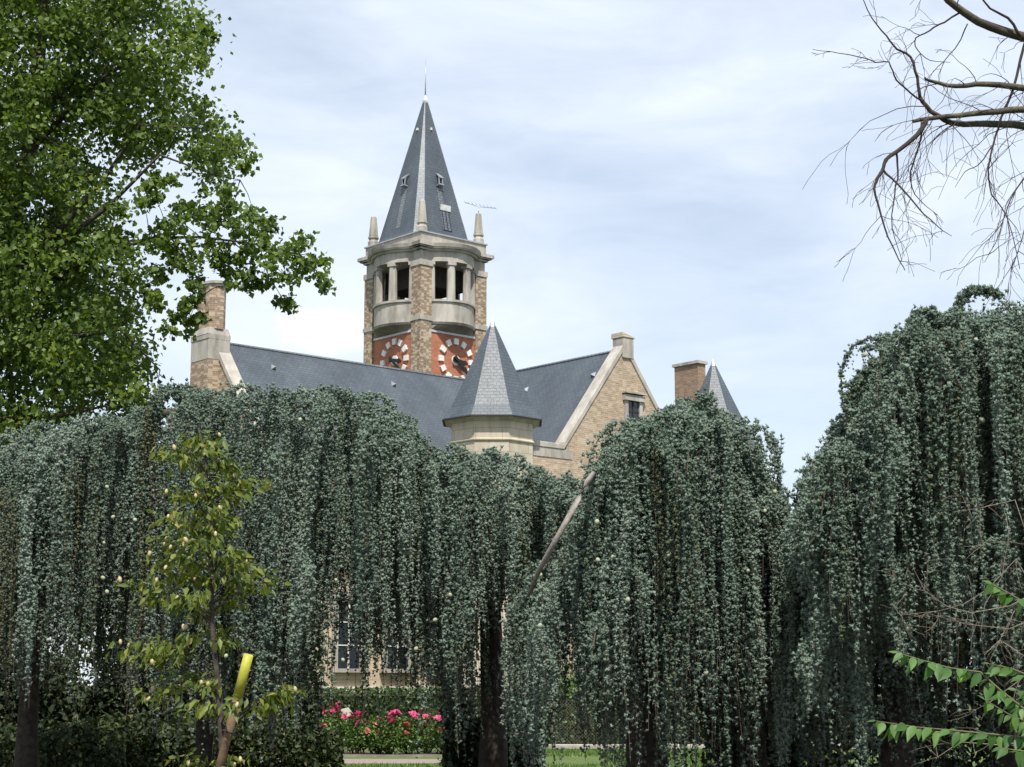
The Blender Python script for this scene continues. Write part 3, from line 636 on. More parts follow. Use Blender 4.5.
for i, (x, kind) in enumerate(((-5.2, .1), (-4.6, .6), (-4.15, .3), (-3.6, .1), (-3.1, .9), (-2.75, .0), (-2.35, .7), (-2.0, .2), (-1.5, .2))):
    h = random.uniform(.8, 1.05); yy = 40.2 + random.uniform(-.3, .5)
    rb = bush('rose_bush', (x, yy), .36, .36, h, 900, .075, M['rose_leaf'], labs[i], 'rose bush', 'rose bushes in the flower bed')
    for k in range(3 if i == 0 else 9):
        w_ = 1 if random.random() < kind else 0; src = protos[w_]
        o = src if not used[w_] else src.copy()
        if used[w_]: COL.objects.link(o)
        used[w_] = True; o.parent = rb; a = random.uniform(3.5, 6.0); r_ = random.uniform(.05, .36)
        hz = h * random.uniform(.55, .85) if w_ else h * random.uniform(.85, 1.15)
        o.location = (r_ * math.cos(a), r_ * math.sin(a) * .9 - .05, hz); o.rotation_euler = (random.uniform(0, 1.1), random.uniform(-.5, .5), random.uniform(0, 6)); o.scale = (random.uniform(.9, 1.5),) * 3
p = W(348, 713, 41.2); sg = empty('garden_sign', (p.x, p.y, 0), 0, 'small pale tilted plate on a thin stake among the roses', 'sign')
MB().extr([(-.14, 0, p.z - .10), (.14, .02, p.z - .06), (.0, .1, p.z + .12), (-.17, .08, p.z + .08)], (0, .015, .01)).build('plate', M['stone'], sg)
MB().tube([(0, .06, 0), (-.05, .06, p.z)], .01).build('stake', M['zinc'], sg)
# red flowers far left
rb = bush('flowering_shrub', W(2, 742, 36).xy, .4, .4, .75, 900, .07, M['shrub'], 'low shrub with red flowers at the far left edge', 'shrub')
for k in range(8):
    o = pk.copy(); COL.objects.link(o); o.parent = rb; o.location = (random.uniform(-.35, .35), -.3, random.uniform(.35, .75)); o.scale = (1.6,) * 3; o.rotation_euler = (1, 0, k)
# dark underplanting below the left cedar
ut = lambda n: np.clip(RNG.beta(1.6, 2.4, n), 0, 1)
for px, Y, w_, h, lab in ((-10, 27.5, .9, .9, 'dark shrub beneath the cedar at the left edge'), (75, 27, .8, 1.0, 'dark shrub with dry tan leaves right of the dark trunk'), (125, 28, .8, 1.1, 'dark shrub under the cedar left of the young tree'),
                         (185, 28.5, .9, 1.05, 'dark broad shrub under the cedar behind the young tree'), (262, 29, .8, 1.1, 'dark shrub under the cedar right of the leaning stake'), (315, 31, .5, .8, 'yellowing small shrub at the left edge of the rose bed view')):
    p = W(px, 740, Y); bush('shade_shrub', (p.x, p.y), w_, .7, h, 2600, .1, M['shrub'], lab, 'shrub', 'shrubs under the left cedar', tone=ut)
p = W(565, 700, 47.5); bush('garden_shrub', (p.x, p.y), .9, .6, 1.9, 3000, .1, M['rose_leaf'], 'bright green shrub against the pale wall behind the hedge', 'shrub')
p = W(783, 600, 33); bush('garden_shrub', (p.x, p.y), 1.1, .8, 4.6, 5000, .13, M['rose_leaf'], 'tall yellow-green shrub showing between the middle and right cedars', 'shrub')

def undergrowth(label, x0, x1, y0, y1, h, n):
    P = np.stack([RNG.uniform(x0, x1, n), RNG.uniform(y0, y1, n), RNG.uniform(0, 1, n) ** .7], 1)
    P[:, 2] = .05 + P[:, 2] * h * (.72 + .28 * np.sin(P[:, 0] * 1.7 + x0) * np.cos(P[:, 0] * .83) + .1 * np.sin(P[:, 0] * 5.3))
    tag(leaf_cards('undergrowth', P, .12, M['under'], None, .2, .75, np.clip(RNG.beta(1.6, 2.8, n), 0, 1)), label, 'undergrowth', None, 'stuff')
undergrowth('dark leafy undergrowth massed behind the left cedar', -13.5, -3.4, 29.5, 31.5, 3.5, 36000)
undergrowth('dark leaves added to blacken the gap between the left and middle cedars', -1.0, .35, 25.6, 26.4, 2.3, 7000)  # added leaf mass that makes the gap look deeply shaded
undergrowth('dark leaves added behind the right cedar for its shaded interior', 2.6, 12, 22.0, 24.5, 3.6, 30000)  # added leaf mass standing in for shaded inner boughs
# ------------------------------------------------------------------ weeping cedars
NEED = 10
def tufts(name, P, R, tone, parent):
    """rosettes: a small faceted cushion with needles standing out of it"""
    P = np.asarray(P, np.float32); n = len(P); q = unit(RNG.normal(0, 1, (n, 3))); u = unit(np.cross(q, RNG.normal(0, 1, (n, 3)))); w = np.cross(q, u)
    R = np.asarray(R, np.float32)[:, None]; j = lambda: R * RNG.uniform(.35, .85, (n, 1))
    core = np.stack([P + q * j(), P - q * j(), P + u * j(), P - u * j(), P + w * j(), P - w * j()], 1).astype(np.float32)
    F8 = np.array([[0, 2, 4], [2, 1, 4], [1, 3, 4], [3, 0, 4], [2, 0, 5], [1, 2, 5], [3, 1, 5], [0, 3, 5]])
    d = RNG.normal(0, 1, (n, NEED, 3)); d /= np.linalg.norm(d, axis=2, keepdims=True)
    s_ = np.cross(d, RNG.normal(0, 1, (n, NEED, 3))); s_ /= np.linalg.norm(s_, axis=2, keepdims=True)
    r3 = R[:, None, :] * RNG.uniform(.8, 1.35, (n, NEED, 1)); c = P[:, None, :]
    nd = np.stack([c + d * r3 * .3 - s_ * r3 * .15, c + d * r3 * .3 + s_ * r3 * .15, c + d * r3], 2).reshape(n, NEED * 3, 3)
    v = np.concatenate([core, nd], 1); k = 6 + NEED * 3; b = (np.arange(n) * k)[:, None, None]
    F = np.concatenate([F8, 6 + np.arange(NEED * 3).reshape(-1, 3)], 0); f = (b + F[None]).reshape(-1, 3)
    t = np.clip(np.repeat(tone, k) + np.concatenate([np.zeros((n, 6)), RNG.normal(.04, .06, (n, NEED * 3))], 1).ravel(), 0, 1)
    o = raw(name, v, f, M['cedar'], parent, t); o.data.polygons.foreach_set('use_smooth', np.ones(len(f), dtype=bool)); return o
class Ribbons:                       # thin three-sided stems
    def __init__(s): s.v = []; s.f = []; s.n = 0
    def add(s, pts, r):
        k = len(pts); pts = np.asarray(pts); a = np.array([[0, 1, 0], [.87, -.5, 0], [-.87, -.5, 0]]) * r
        s.v.append((pts[:, None, :] + a[None]).reshape(-1, 3)); i = np.arange(k - 1)[:, None] * 3 + s.n
        for q in range(3): s.f.append(np.concatenate([i + q, i + (q + 1) % 3, i + 3 + (q + 1) % 3, i + 3 + q], 1))
        s.n += 3 * k
def sil_at(sil, x): return float(np.interp(x, [p[0] for p in sil], [p[1] for p in sil]))
CT = []
def cedar(label, sil, D, x0, x1, hem, trunks, limbs, dens, cones, seed, depthrange=(-1.6, .9), big=1.0, thin=None, hemf=None, inner=1.6, idy=(.7, 2.4), extra=()):
    """sil: crest outline in the photo (px) at crest distance D; hem(x) lower pixel of the curtain; boughs arch off the crest and strands hang from them"""
    rng = np.random.default_rng(seed)
    r0 = trunks[0]; base = W(r0[0][0], r0[0][1], r0[0][2]); root = empty('weeping_cedar', (base.x, base.y, 0), 0, label, 'cedar tree', 'weeping blue cedars'); RO = np.array([base.x, base.y, 0])
    P, R, TN = [], [], []; rib = Ribbons(); lm = MB()
    pxm = F / D
    def tuft(p, r, t): P.append(p); R.append(r); TN.append(t)
    def strand(p, zend, tone, fat, ph=None, stem=True):
        L = p[2] - zend
        if L < .06: return
        n = max(3, int(L / .2)); ph = rng.uniform(0, 6.28, 4) if ph is None else ph; t = np.linspace(0, 1, n + 1)
        w1 = .035 * np.sin(ph[0] + t * L * 2.3) - .035 * math.sin(ph[0]); w2 = .035 * np.sin(ph[1] + t * L * 2.0) - .035 * math.sin(ph[1])
        pts = np.stack([p[0] + w1 + rng.normal(0, .008) + .03 * math.sin(ph[2]) * t * L, p[1] + w2 + .03 * math.sin(ph[3]) * t * L, p[2] - L * t], 1)
        if stem: rib.add(pts - RO, .0028)
        k = max(2, int(L / .047)); tt = np.clip((np.arange(k) + rng.uniform(0, .7, k)) / k, 0, 1)
        q = np.stack([np.interp(tt, t, pts[:, i]) for i in range(3)], 1) + rng.normal(0, .012 * fat, (k, 3))
        keep = rng.random(k) < (.97 - .42 * np.clip((tt * L - .5) / 3, 0, 1))
        if rng.random() < .3:
            g0, gl = rng.uniform(.1, 1), rng.uniform(.05, .3); keep &= ~((tt > g0) & (tt < g0 + gl))
        rr = rng.uniform(.026, .044, k) * fat * np.where(tt > .9, .75, 1.0); tn = tone + rng.normal(0, .055, k)
        for a, r_, t_ in zip(q[keep], rr[keep], tn[keep]): tuft(a, r_, t_)
    def rope(p, zend, tone, fat, ns):
        L = p[2] - zend
        if L < .1: return
        ph = rng.uniform(0, 6.28, 4)
        for i in range(ns):
            o = rng.normal(0, .042 * fat, 3) * np.array([1, 1, .8]); e_ = zend + L * (0 if i == 0 else rng.beta(1.1, 1.6) * .85)
            strand(p + o, e_, tone + rng.normal(0, .09), fat * rng.uniform(.85, 1.12), ph + rng.normal(0, .25, 4), rng.random() < .6)
    def bough(p, dirx, L, rise, drop, hz, tone, fat, nr=3):
        n = max(7, int(L / .04)); s_ = np.linspace(0, 1, n); w = rng.normal(0, .08)
        side = np.array([-dirx[1], dirx[0], 0])
        path = p[None] + dirx[None] * (L * np.sin(s_ * 1.5))[:, None] + side[None] * (w * np.sin(s_ * 3))[:, None] + np.array([0, 0, 1.])[None] * (rise * L * np.sin(s_ * 2.2) - drop * L * (1 - np.cos(s_ * 1.57)))[:, None]
        rib.add(path - RO, .010)
        for i, q in enumerate(path):
            for _ in range(7):
                o = rng.normal(0, .043 * fat, 3)
                tuft(q + o, rng.uniform(.027, .043) * fat, tone + rng.normal(0, .07) + .04)
        lenf = min(1, rng.beta(3.2, 1.1) * 1.05)
        e = path[-1]; rope(e, e[2] - (e[2] - hz) * lenf, tone, fat, int(rng.integers(4, 8)))
        for k in range(nr):
            q = path[int(rng.uniform(.25, .95) * (n - 1))] + side * rng.normal(0, .03); rope(q, q[2] - (q[2] - hz) * min(1, lenf * rng.uniform(.5, 1.2)), tone + rng.normal(0, .05), fat, int(rng.integers(2, 6)))
    def hz_at(xp, Y): return W(xp, hem(xp) + rng.normal(0, 14), Y).z
    area = (x1 - x0); gx_ = np.linspace(x0, x1, 400); gy_ = np.interp(gx_, [p[0] for p in sil], [p[1] for p in sil]); ga_ = np.concatenate([[0], np.cumsum(np.hypot(np.diff(gx_), np.diff(gy_)))]); area *= .5 + .5 * ga_[-1] / area
    cc_ = np.cumsum(rng.uniform(7, 36, 400) * 23 / D); cc_ = cc_[cc_ < ga_[-1]]
    def pick(): return float(np.clip(np.interp(cc_[rng.integers(len(cc_))] + rng.normal(0, 6.5), ga_, gx_), x0, x1)) if rng.random() < .55 else float(np.interp(rng.uniform(0, ga_[-1]), ga_, gx_))
    for k in range(int(area * dens)):
        x = pick()
        if thin and rng.random() < thin(x): continue
        dy = rng.uniform(*depthrange); crest = sil_at(sil, x)
        back = dy / depthrange[0] if dy < 0 else dy / depthrange[1]
        sl0 = (sil_at(sil, x + 12) - sil_at(sil, x - 12)) / 24
        below = (2 + abs(rng.normal(0, 12)) + 7 * min(1.5, abs(sl0))  + (back ** 2) * 22) * 23 / D
        sl = (sil_at(sil, x + 12) - sil_at(sil, x - 12)) / 24
        p = np.array(W(x, crest + below, D + dy))
        tier = rng.random()
        if tier > .7:
            hgt = p[2] - hz_at(x, D + dy); p[2] -= hgt * rng.uniform(.06, .6); p[1] -= abs(rng.normal(0, .3))
        ang = rng.normal(0, .5); dx_ = math.sin(ang) + .35 * np.clip(sl, -1.5, 1.5); dv = np.array([dx_, -abs(math.cos(ang)) if (dy < .35) else math.cos(ang), 0]); dv /= np.linalg.norm(dv)
        L = rng.uniform(.15, .5) if tier > .7 else rng.uniform(.3, 1.05) * (.4 if abs(sl) > .7 else 1)
        tone = .48 + rng.normal(0, .09)
        bough(p, dv, L, rng.uniform(.1, .4) * (.3 if abs(sl) > .7 else 1), rng.uniform(.6, 1.1), hz_at(x, D + dy) if hemf is None else W(x, hemf(x) + rng.normal(0, 80), D + dy).z, tone, rng.uniform(.85, 1.15) * big, int(rng.integers(1, 4)))
    for ex, ey, ed in extra:
        bough(np.array(W(ex, ey, D + ed)), np.array([rng.normal(0, .4), -.9, 0.]), rng.uniform(.25, .5), .15, .9, hz_at(ex, D + ed), .48 + rng.normal(0, .06), 1.0, 2)
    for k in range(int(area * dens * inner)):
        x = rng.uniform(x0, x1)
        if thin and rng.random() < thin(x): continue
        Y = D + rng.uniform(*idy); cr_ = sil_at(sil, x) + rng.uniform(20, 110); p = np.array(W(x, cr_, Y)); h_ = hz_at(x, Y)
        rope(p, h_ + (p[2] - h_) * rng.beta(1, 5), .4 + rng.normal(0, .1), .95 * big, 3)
    P_ = np.array(P) - RO
    tufts('crown', P_, np.array(R), np.clip(np.array(TN), 0, 1), root)
    raw('hanging_stems', np.concatenate(rib.v), np.concatenate(rib.f), M['strand'], root)
    for i, tr in enumerate(trunks):
        pts = [W(a, b, c) - Vector(RO) for a, b, c, r in tr]; rs = [r for *_, r in tr]; pts[0].z = min(0, pts[0].z)
        m = MB(); m.tube(pts, rs, 12); m.build('trunk', M['bark'], root)
    for lb in limbs:
        pts = [W(a, b, c) - Vector(RO) for a, b, c, r in lb]; m = MB(); m.tube(pts, [r for *_, r in lb], 8); m.build('limb', M['bark_grey'] if lb[0][3] < .065 else M['bark'], root)
    co = None
    for (cx, cy) in cones:
        p = W(cx, cy, D + depthrange[0] - .35) - Vector(RO)
        if co is None:
            co = MB().loft([[(r * math.cos(t), r * math.sin(t), z) for t in [q * math.pi / 4 for q in range(8)]] for r, z in ((.012, -.036), (.027, -.022), (.033, 0), (.028, .022), (.012, .038))], True, True).build('cone', M['cone'], root); o = co
        else: o = co.copy(); COL.objects.link(o); o.parent = root
        o.location = p; o.rotation_euler = (random.uniform(-.6, .6), random.uniform(-.9, .9), 0); o.scale = (random.uniform(.6, .85),) * 3
    CT.append(len(P)); return root
SIL_L = [(-160, 500), (-60, 470), (0, 457), (40, 441), (80, 421), (130, 407), (165, 401), (190, 392), (215, 395), (240, 387), (300, 389), (340, 401), (360, 406), (390, 419), (420, 432), (450, 443), (490, 453), (520, 458), (550, 472), (575, 488), (600, 515)]
def hem_l(x): return float(np.interp(x, [-160, 0, 30, 60, 100, 140, 165, 200, 300, 322, 335, 430, 445, 478, 488, 600], [720, 705, 690, 690, 700, 705, 745, 735, 745, 740, 698, 698, 775, 770, 640, 640]))
cedar('broad weeping blue cedar on the left, behind the young tree and leaning stake', SIL_L, 23.0, -130, 572, hem_l,
      [[(24, 815, 23.8, .19), (28, 720, 23.8, .14), (31, 670, 23.8, .125), (36, 640, 23.8, .12), (42, 540, 23.6, .10), (60, 450, 23.3, .09)], [(492, 815, 24.8, .24), (494, 720, 24.8, .19), (490, 600, 24.6, .15), (470, 520, 24.2, .11), (430, 450, 23.6, .09)], [(203, 815, 24.4, .15), (206, 700, 24.4, .12), (215, 560, 24.3, .10), (230, 440, 23.8, .08)]],
      [[(60, 450, 23.2, .07), (130, 420, 23.2, .06), (230, 402, 23.2, .06), (330, 408, 23.2, .05), (430, 448, 23.4, .05), (500, 475, 23.6, .03)], [(318, 398, 22.6, .03), (336, 403, 22.4, .032), (350, 408, 22.2, .03)], [(10, 446, 22.4, .03), (28, 443, 22.3, .03), (40, 447, 22.2, .03)]],
      .42, [(107, 487), (113, 517), (104, 543), (103, 578), (107, 592), (63, 624), (48, 640), (88, 656), (226, 656), (336, 580), (450, 595), (435, 620), (343, 660), (416, 649), (135, 520), (300, 420)], 3)
SIL_M = [(500, 650), (520, 600), (545, 560), (570, 522), (588, 486), (600, 458), (625, 437), (650, 423), (670, 410), (690, 400), (712, 406), (730, 418), (748, 438), (764, 466), (778, 492), (800, 545)]
def hem_m(x): return float(np.interp(x, [490, 545, 550, 605, 612, 640, 790, 810], [780, 775, 735, 735, 775, 785, 785, 780]))
cedar('weeping blue cedar in the middle with a bare grey bough on its left flank', SIL_M, 20.0, 522, 776, hem_m,
      [[(650, 830, 20.9, .30), (645, 720, 20.9, .24), (655, 600, 20.9, .20), (670, 480, 20.6, .14), (690, 410, 20.2, .07)], [(760, 830, 21.2, .16), (752, 700, 21.2, .13), (735, 560, 21, .1)]],
      [[(596, 470, 18.9, .030), (587, 483, 17.7, .032), (578, 499, 17.4, .031), (566, 522, 17.3, .030), (553, 545, 17.3, .028), (540, 569, 17.6, .026), (528, 596, 18.4, .018)]],
      .58, [(540, 626), (540, 575), (598, 560), (613, 557), (597, 522), (669, 555), (679, 580), (748, 571), (765, 511), (775, 492), (706, 673), (628, 600)], 5, (-1.4, .8), .98, lambda x: .72 if 552 < x < 607 else 0, extra=[(598, 482, -1.2), (604, 470, -1.2), (612, 456, -1.2), (652, 424, -1), (668, 416, -.6), (640, 430, -1.2), (678, 413, -.8), (630, 436, -1.3), (660, 420, -.2), (690, 412, 0), (645, 428, -.4), (705, 416, -.5)])
SIL_R = [(770, 520), (785, 484), (800, 471), (815, 461), (830, 432), (845, 402), (860, 377), (880, 352), (900, 332), (925, 314), (942, 322), (962, 312), (985, 300), (1024, 297), (1080, 308), (1140, 330)]
cedar('tall weeping blue cedar filling the right edge, behind the dry twigs', SIL_R, 18.0, 792, 1120, lambda x: 790.,
      [[(895, 850, 20.2, .24), (897, 740, 20.2, .20), (902, 600, 20.0, .17), (925, 460, 19.4, .14), (960, 340, 18.3, .09)], [(1010, 850, 20.2, .24), (1008, 640, 20.1, .2), (990, 480, 18.8, .14)]],
      [[(960, 330, 18.2, .06), (900, 365, 18, .05), (850, 420, 17.8, .035), (812, 470, 17.7, .025)], [(1000, 330, 18.6, .05), (930, 480, 18.6, .06), (830, 560, 18.6, .05)]],
      .56, [(865, 355), (976, 340), (982, 420), (950, 384)], 9, (-1.5, .9), .98, None, lambda x: 650., 1.9, (1.0, 2.8))
# outlying sprays on the right cedar's outline
root = [o for o in bpy.data.objects if o.name.startswith('weeping_cedar')][-1]; RO = np.array(root.location)
PP, RR, TT = [], [], []; lm = MB()
def spray(pts, Y, r, hang):
    w = [np.array(W(a, b, Y)) for a, b in pts]; seg = []
    for a, b in zip(w[:-1], w[1:]):
        for t in np.linspace(0, 1, 14, endpoint=False): seg.append(a + (b - a) * t)
    lm = MB(); lm.tube([Vector(q - RO) for q in seg[::4]], [.014 * (1 - .7 * i / max(1, len(seg[::4]))) for i in range(len(seg[::4]))], 5)
    lm.build('limb', M['bark'], root)
    for q in seg:
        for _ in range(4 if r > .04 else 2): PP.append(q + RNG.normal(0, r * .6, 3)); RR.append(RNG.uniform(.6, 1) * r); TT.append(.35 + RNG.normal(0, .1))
        if random.random() < hang:
            L = random.uniform(.1, .5)
            for z in np.arange(0, L, .035): PP.append(q + RNG.normal(0, .008, 3) - np.array([0, 0, z])); RR.append(r * .6); TT.append(.3)
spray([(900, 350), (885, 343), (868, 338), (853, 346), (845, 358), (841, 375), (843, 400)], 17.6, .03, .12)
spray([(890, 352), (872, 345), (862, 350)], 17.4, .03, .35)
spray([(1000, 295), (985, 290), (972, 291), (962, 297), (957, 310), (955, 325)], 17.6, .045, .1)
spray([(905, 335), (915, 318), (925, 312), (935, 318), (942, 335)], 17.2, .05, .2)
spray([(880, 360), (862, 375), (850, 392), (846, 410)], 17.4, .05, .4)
print('CT', CT)
tufts('crown', np.array(PP) - RO, np.array(RR), np.clip(TT, 0, 1), root)

# ------------------------------------------------------------------ tall green tree, left
tb = W(-60, 700, 31); tr = empty('broadleaf_tree', (tb.x, tb.y, 0), 0, 'tall leafy green tree at the left edge, one long bough reaching toward the chimney', 'tree'); TO_ = Vector(tr.location)
LIMBS = [[(-60, 560, 31, .22), (-20, 330, 31, .17), (0, 260, 31, .15), (30, 150, 30.6, .11), (50, -60, 30.4, .07)], [(-10, 300, 31, .12), (60, 230, 30, .08), (100, 185, 29.6, .05), (140, 125, 29.4, .03), (200, 128, 29.2, .018), (240, 155, 29.2, .01)],
         [(-20, 330, 31, .12), (40, 260, 30, .08), (110, 205, 29.4, .05), (160, 155, 29.2, .03), (215, 175, 29.1, .015), (240, 180, 29, .008)], [(20, 300, 31, .09), (90, 260, 30, .06), (150, 238, 29.2, .04), (200, 237, 29, .03), (250, 243, 28.9, .02), (300, 255, 28.8, .012), (328, 282, 28.8, .007)],
         [(170, 237, 29.1, .02), (190, 262, 29, .015), (196, 300, 28.9, .008), (188, 325, 28.9, .005)], [(230, 240, 29, .015), (265, 268, 28.9, .01), (283, 300, 28.8, .006)], [(-30, 360, 31, .1), (50, 340, 30, .06), (120, 330, 29.5, .03), (160, 370, 29.3, .015)],
         [(30, 150, 30.6, .08), (100, 80, 30, .05), (160, 40, 29.6, .03), (200, 40, 29.5, .012)], [(60, 100, 30.5, .06), (120, 10, 30, .04), (150, -40, 30, .03)], [(-20, 420, 31, .1), (40, 420, 30, .06), (110, 405, 29.6, .02)], [(165, 155, 29.2, .02), (190, 110, 29.2, .012), (215, 118, 29.2, .008)]]
m = MB(); m.tube([Vector((0, 0, 0)), W(-58, 640, 31) - TO_] + [W(a, b, c) - TO_ for a, b, c, r in LIMBS[0]], [.42, .34] + [r * 1.3 for *_, r in LIMBS[0]], 12); m.build('trunk', M['bark'], tr)
m = MB()
for lb in LIMBS[1:]: m.tube([W(a, b, c) - TO_ for a, b, c, r in lb], [r * .8 for *_, r in lb], 7)
lim_pts = [W(a, b, c) for lb in LIMBS for a, b, c, r in lb]
def inpoly(x, y, P):
    ok = False; j = len(P) - 1
    for i in range(len(P)):
        if (P[i][1] > y) != (P[j][1] > y) and x < (P[j][0] - P[i][0]) * (y - P[i][1]) / (P[j][1] - P[i][1]) + P[i][0]: ok = not ok
        j = i
    return ok
MASS = [(-160, -140), (150, -140), (160, -5), (192, 12), (207, 36), (196, 62), (176, 84), (196, 102), (222, 128), (244, 146), (238, 168), (212, 178), (180, 158), (150, 165), (126, 168), (112, 186), (108, 208), (128, 236), (146, 262), (132, 290), (126, 318), (146, 348), (164, 384), (140, 404), (60, 424), (0, 450), (-160, 470)]
cl = []; tries = 0
while len(cl) < 950 and tries < 20000:
    tries += 1; x, y = random.uniform(-150, 250), random.uniform(-130, 450)
    if inpoly(x, y, MASS): cl.append((x, y, random.uniform(28.6, 32.6), random.uniform(.2, .44), 92))
for _ in range(420):
    x, y = random.uniform(-140, 125), random.uniform(-100, 440)
    if inpoly(x, y, MASS) and not (95 < x and 140 < y < 250): cl.append((x, y, random.uniform(32.4, 34.5), random.uniform(.35, .55), 85))
for _ in range(230):
    x, y = random.uniform(-120, 175), random.uniform(430, 660); cl.append((x, y, random.uniform(31.5, 34), random.uniform(.35, .55), 70))
for (x, y, r) in [(200, 40, 10), (140, 200, 10), (160, 196, 8), (120, 212, 9), (150, 240, 12), (165, 228, 10), (180, 222, 12), (190, 250, 10), (205, 245, 12), (172, 262, 10), (160, 275, 9), (215, 228, 10), (225, 250, 11), (240, 232, 12), (250, 252, 10), (262, 240, 10), (270, 262, 10), (285, 250, 11), (295, 240, 10), (300, 262, 10), (315, 262, 10), (322, 278, 7), (285, 280, 8), (284, 298, 7), (268, 222, 9), (236, 212, 9), (215, 205, 10), (196, 205, 9), (186, 268, 8), (196, 285, 8), (190, 305, 8), (196, 318, 6), (183, 322, 6), (176, 330, 5), (215, 265, 8), (240, 268, 8), (250, 280, 6), (262, 285, 6), (210, 195, 8), (230, 196, 8), (245, 214, 9), (152, 290, 7), (225, 135, 8), (248, 160, 6), (160, 400, 6), (205, 60, 6), (210, 30, 5), (178, 205, 7), (150, 180, 6), (166, 178, 6), (152, 300, 5), (274, 248, 8), (235, 285, 5), (168, 242, 9)]:
    for q in range(3): cl.append((x + random.gauss(0, 5), y + random.gauss(0, 5), 28.9 + random.gauss(0, .4), r * .0172 * .85, 36))
C_ = []; T_ = []
for (x, y, Y, r, nl) in cl:
    c = np.array(W(x, y, Y)); pts = c + RNG.normal(0, 1, (nl, 3)) * r * np.array([.62, .62, .5]); C_.append(pts); T_.append(np.clip(RNG.normal(.52, .17, nl) + random.gauss(0, .12), 0, 1))
    if nl < 20 or random.random() < .35:
        near = min(lim_pts, key=lambda q: (q - Vector(c)).length)
        if (near - Vector(c)).length < 2.4: m.tube([near - TO_, (near + Vector(c)) / 2 + Vector((0, 0, .08)) - TO_, Vector(c) - TO_], [.012, .007, .003], 4)
m.build('limbs', M['bark'], tr)
C_ = np.concatenate(C_) - np.array(TO_); leaf_cards('crown', C_, .100, M['poplar'], tr, .25, .95, np.concatenate(T_), None, .35)

# ------------------------------------------------------------------ young tree with pods, and stake
YT = 14.0; yb = W(224, 870, YT); yt = empty('young_tree', (yb.x, yb.y, 0), 0, 'slender young tree with drooping leaves and pale pods before the left cedar', 'tree'); YO = Vector(yt.location)
stem = [(224, 879), (223, 755), (219, 695), (213, 640), (211, 560), (209, 500), (204, 450), (198, 428)]
sw = [W(a, b, YT) - YO for a, b in stem]; sw[0].z = 0
MB().tube(sw, [.04, .032, .026, .02, .016, .012, .008, .005], 8).build('trunk', M['bark'], yt)
TG = [(190, 437), (204, 440), (178, 448), (166, 452), (212, 446), (216, 462), (236, 466), (196, 480), (172, 492), (201, 492), (226, 486), (240, 492), (256, 480), (166, 516), (184, 516), (205, 512), (221, 504), (160, 540), (190, 540), (215, 540), (234, 552), (166, 572), (190, 575), (210, 580), (246, 576), (258, 570), (270, 580), (126, 580), (137, 592), (180, 598), (200, 612), (226, 562), (216, 632), (226, 640), (128, 640), (150, 640), (170, 646), (186, 636), (140, 692), (165, 682), (190, 676), (206, 684), (236, 702), (215, 708), (196, 706), (285, 690), (296, 688), (278, 700), (184, 758), (222, 762), (240, 768), (176, 530), (150, 555), (155, 585), (178, 556), (205, 560), (230, 520), (245, 585), (232, 600), (188, 462), (246, 560), (218, 525), (172, 600), (155, 655), (120, 648), (205, 528), (195, 595)]
C_ = []; O_ = []; L_ = []; pods = []; m = MB()
for (x, y) in TG:
    Y = YT + random.gauss(0, .22); tip = np.array(W(x, y, Y) - YO)
    # branch leaves the stem a little lower
    zz = tip[2] - abs(tip[0] - sw[3][0]) * .35 - .08; zz = max(zz, .75)
    bz = min(range(len(sw)), key=lambda i: abs(sw[i].z - zz)); s0 = None
    for a, b in zip(sw[:-1], sw[1:]):
        if a.z <= zz <= b.z: s0 = a.lerp(b, (zz - a.z) / (b.z - a.z))
    s0 = s0 or sw[-2]; tv = Vector(tip); mid = s0.lerp(tv, .55) + Vector((0, 0, .05))
    m.tube([s0, mid, tv], [.007, .005, .002], 5)
    for q in range(33):
        u = random.uniform(.55, 1.05); p = mid.lerp(tv, (u - .55) / .45) if u < 1 else tv
        C_.append(np.array(p) + RNG.normal(0, .042, 3) * np.array([1.25, 1.25, .75])); o = np.array(tv - s0); o = o / (np.linalg.norm(o) + 1e-6); O_.append(o * .6)
    if random.random() < .7:
        for _ in range(random.choice((1, 1, 1, 2))): pods.append(np.array(tv) + RNG.normal(0, .05, 3) + np.array([0, -.07, -.02]))
m.build('branches', M['bark'], yt)
C_ = np.array(C_); tn = np.clip(RNG.normal(.5, .22, len(C_)), 0, 1); leaf_cards('crown', C_, .092, M['hop'], yt, .55, .42, tn, np.array(O_), .5)
pd = None
for p in pods:
    if pd is None: pd = MB().loft([[(r * math.cos(t), r * math.sin(t), z) for t in [q * math.pi / 3 for q in range(6)]] for r, z in ((.006, -.034), (.015, -.02), (.019, 0), (.014, .018), (.005, .027))], True, True).build('seed_pod', M['pod'], yt); o = pd
    else: o = pd.copy(); COL.objects.link(o); o.parent = yt
    o.location = p; o.scale = (random.uniform(.65, 1.0),) * 3; o.rotation_euler = (random.gauss(0, .3), random.gauss(0, .3), 0)
a = W(248.5, 655, YT - .25); b = W(226, 742, YT - .1); d = (b - a).normalized(); g = a + d * (a.z / -d.z)
st = empty('tree_stake', (g.x, g.y, 0), 0, 'leaning tan timber stake with a bright yellow upper end, tied beside the young tree', 'stake'); SO = Vector(st.location)
c = a.lerp(b, .5)
MB().tube([a - SO, a.lerp(c, .5) - SO, c - SO], [.039, .039, .039], 16).build('yellow_end', M['yellow'], st)
MB().tube([a.lerp(b, .45) - SO, b - SO, g - SO], [.036, .035, .03], 14).build('timber_post', M['stake'], st)
tz_ = a.lerp(b, .88)
MB().tube([tz_ + Vector((.05 * math.cos(t), .05 * math.sin(t), .01 * math.sin(2 * t))) - SO for t in [k * math.pi / 6 for k in range(13)]] + [W(220, 722, YT) - SO], .009, 5).build('tie', M['dark'], st)

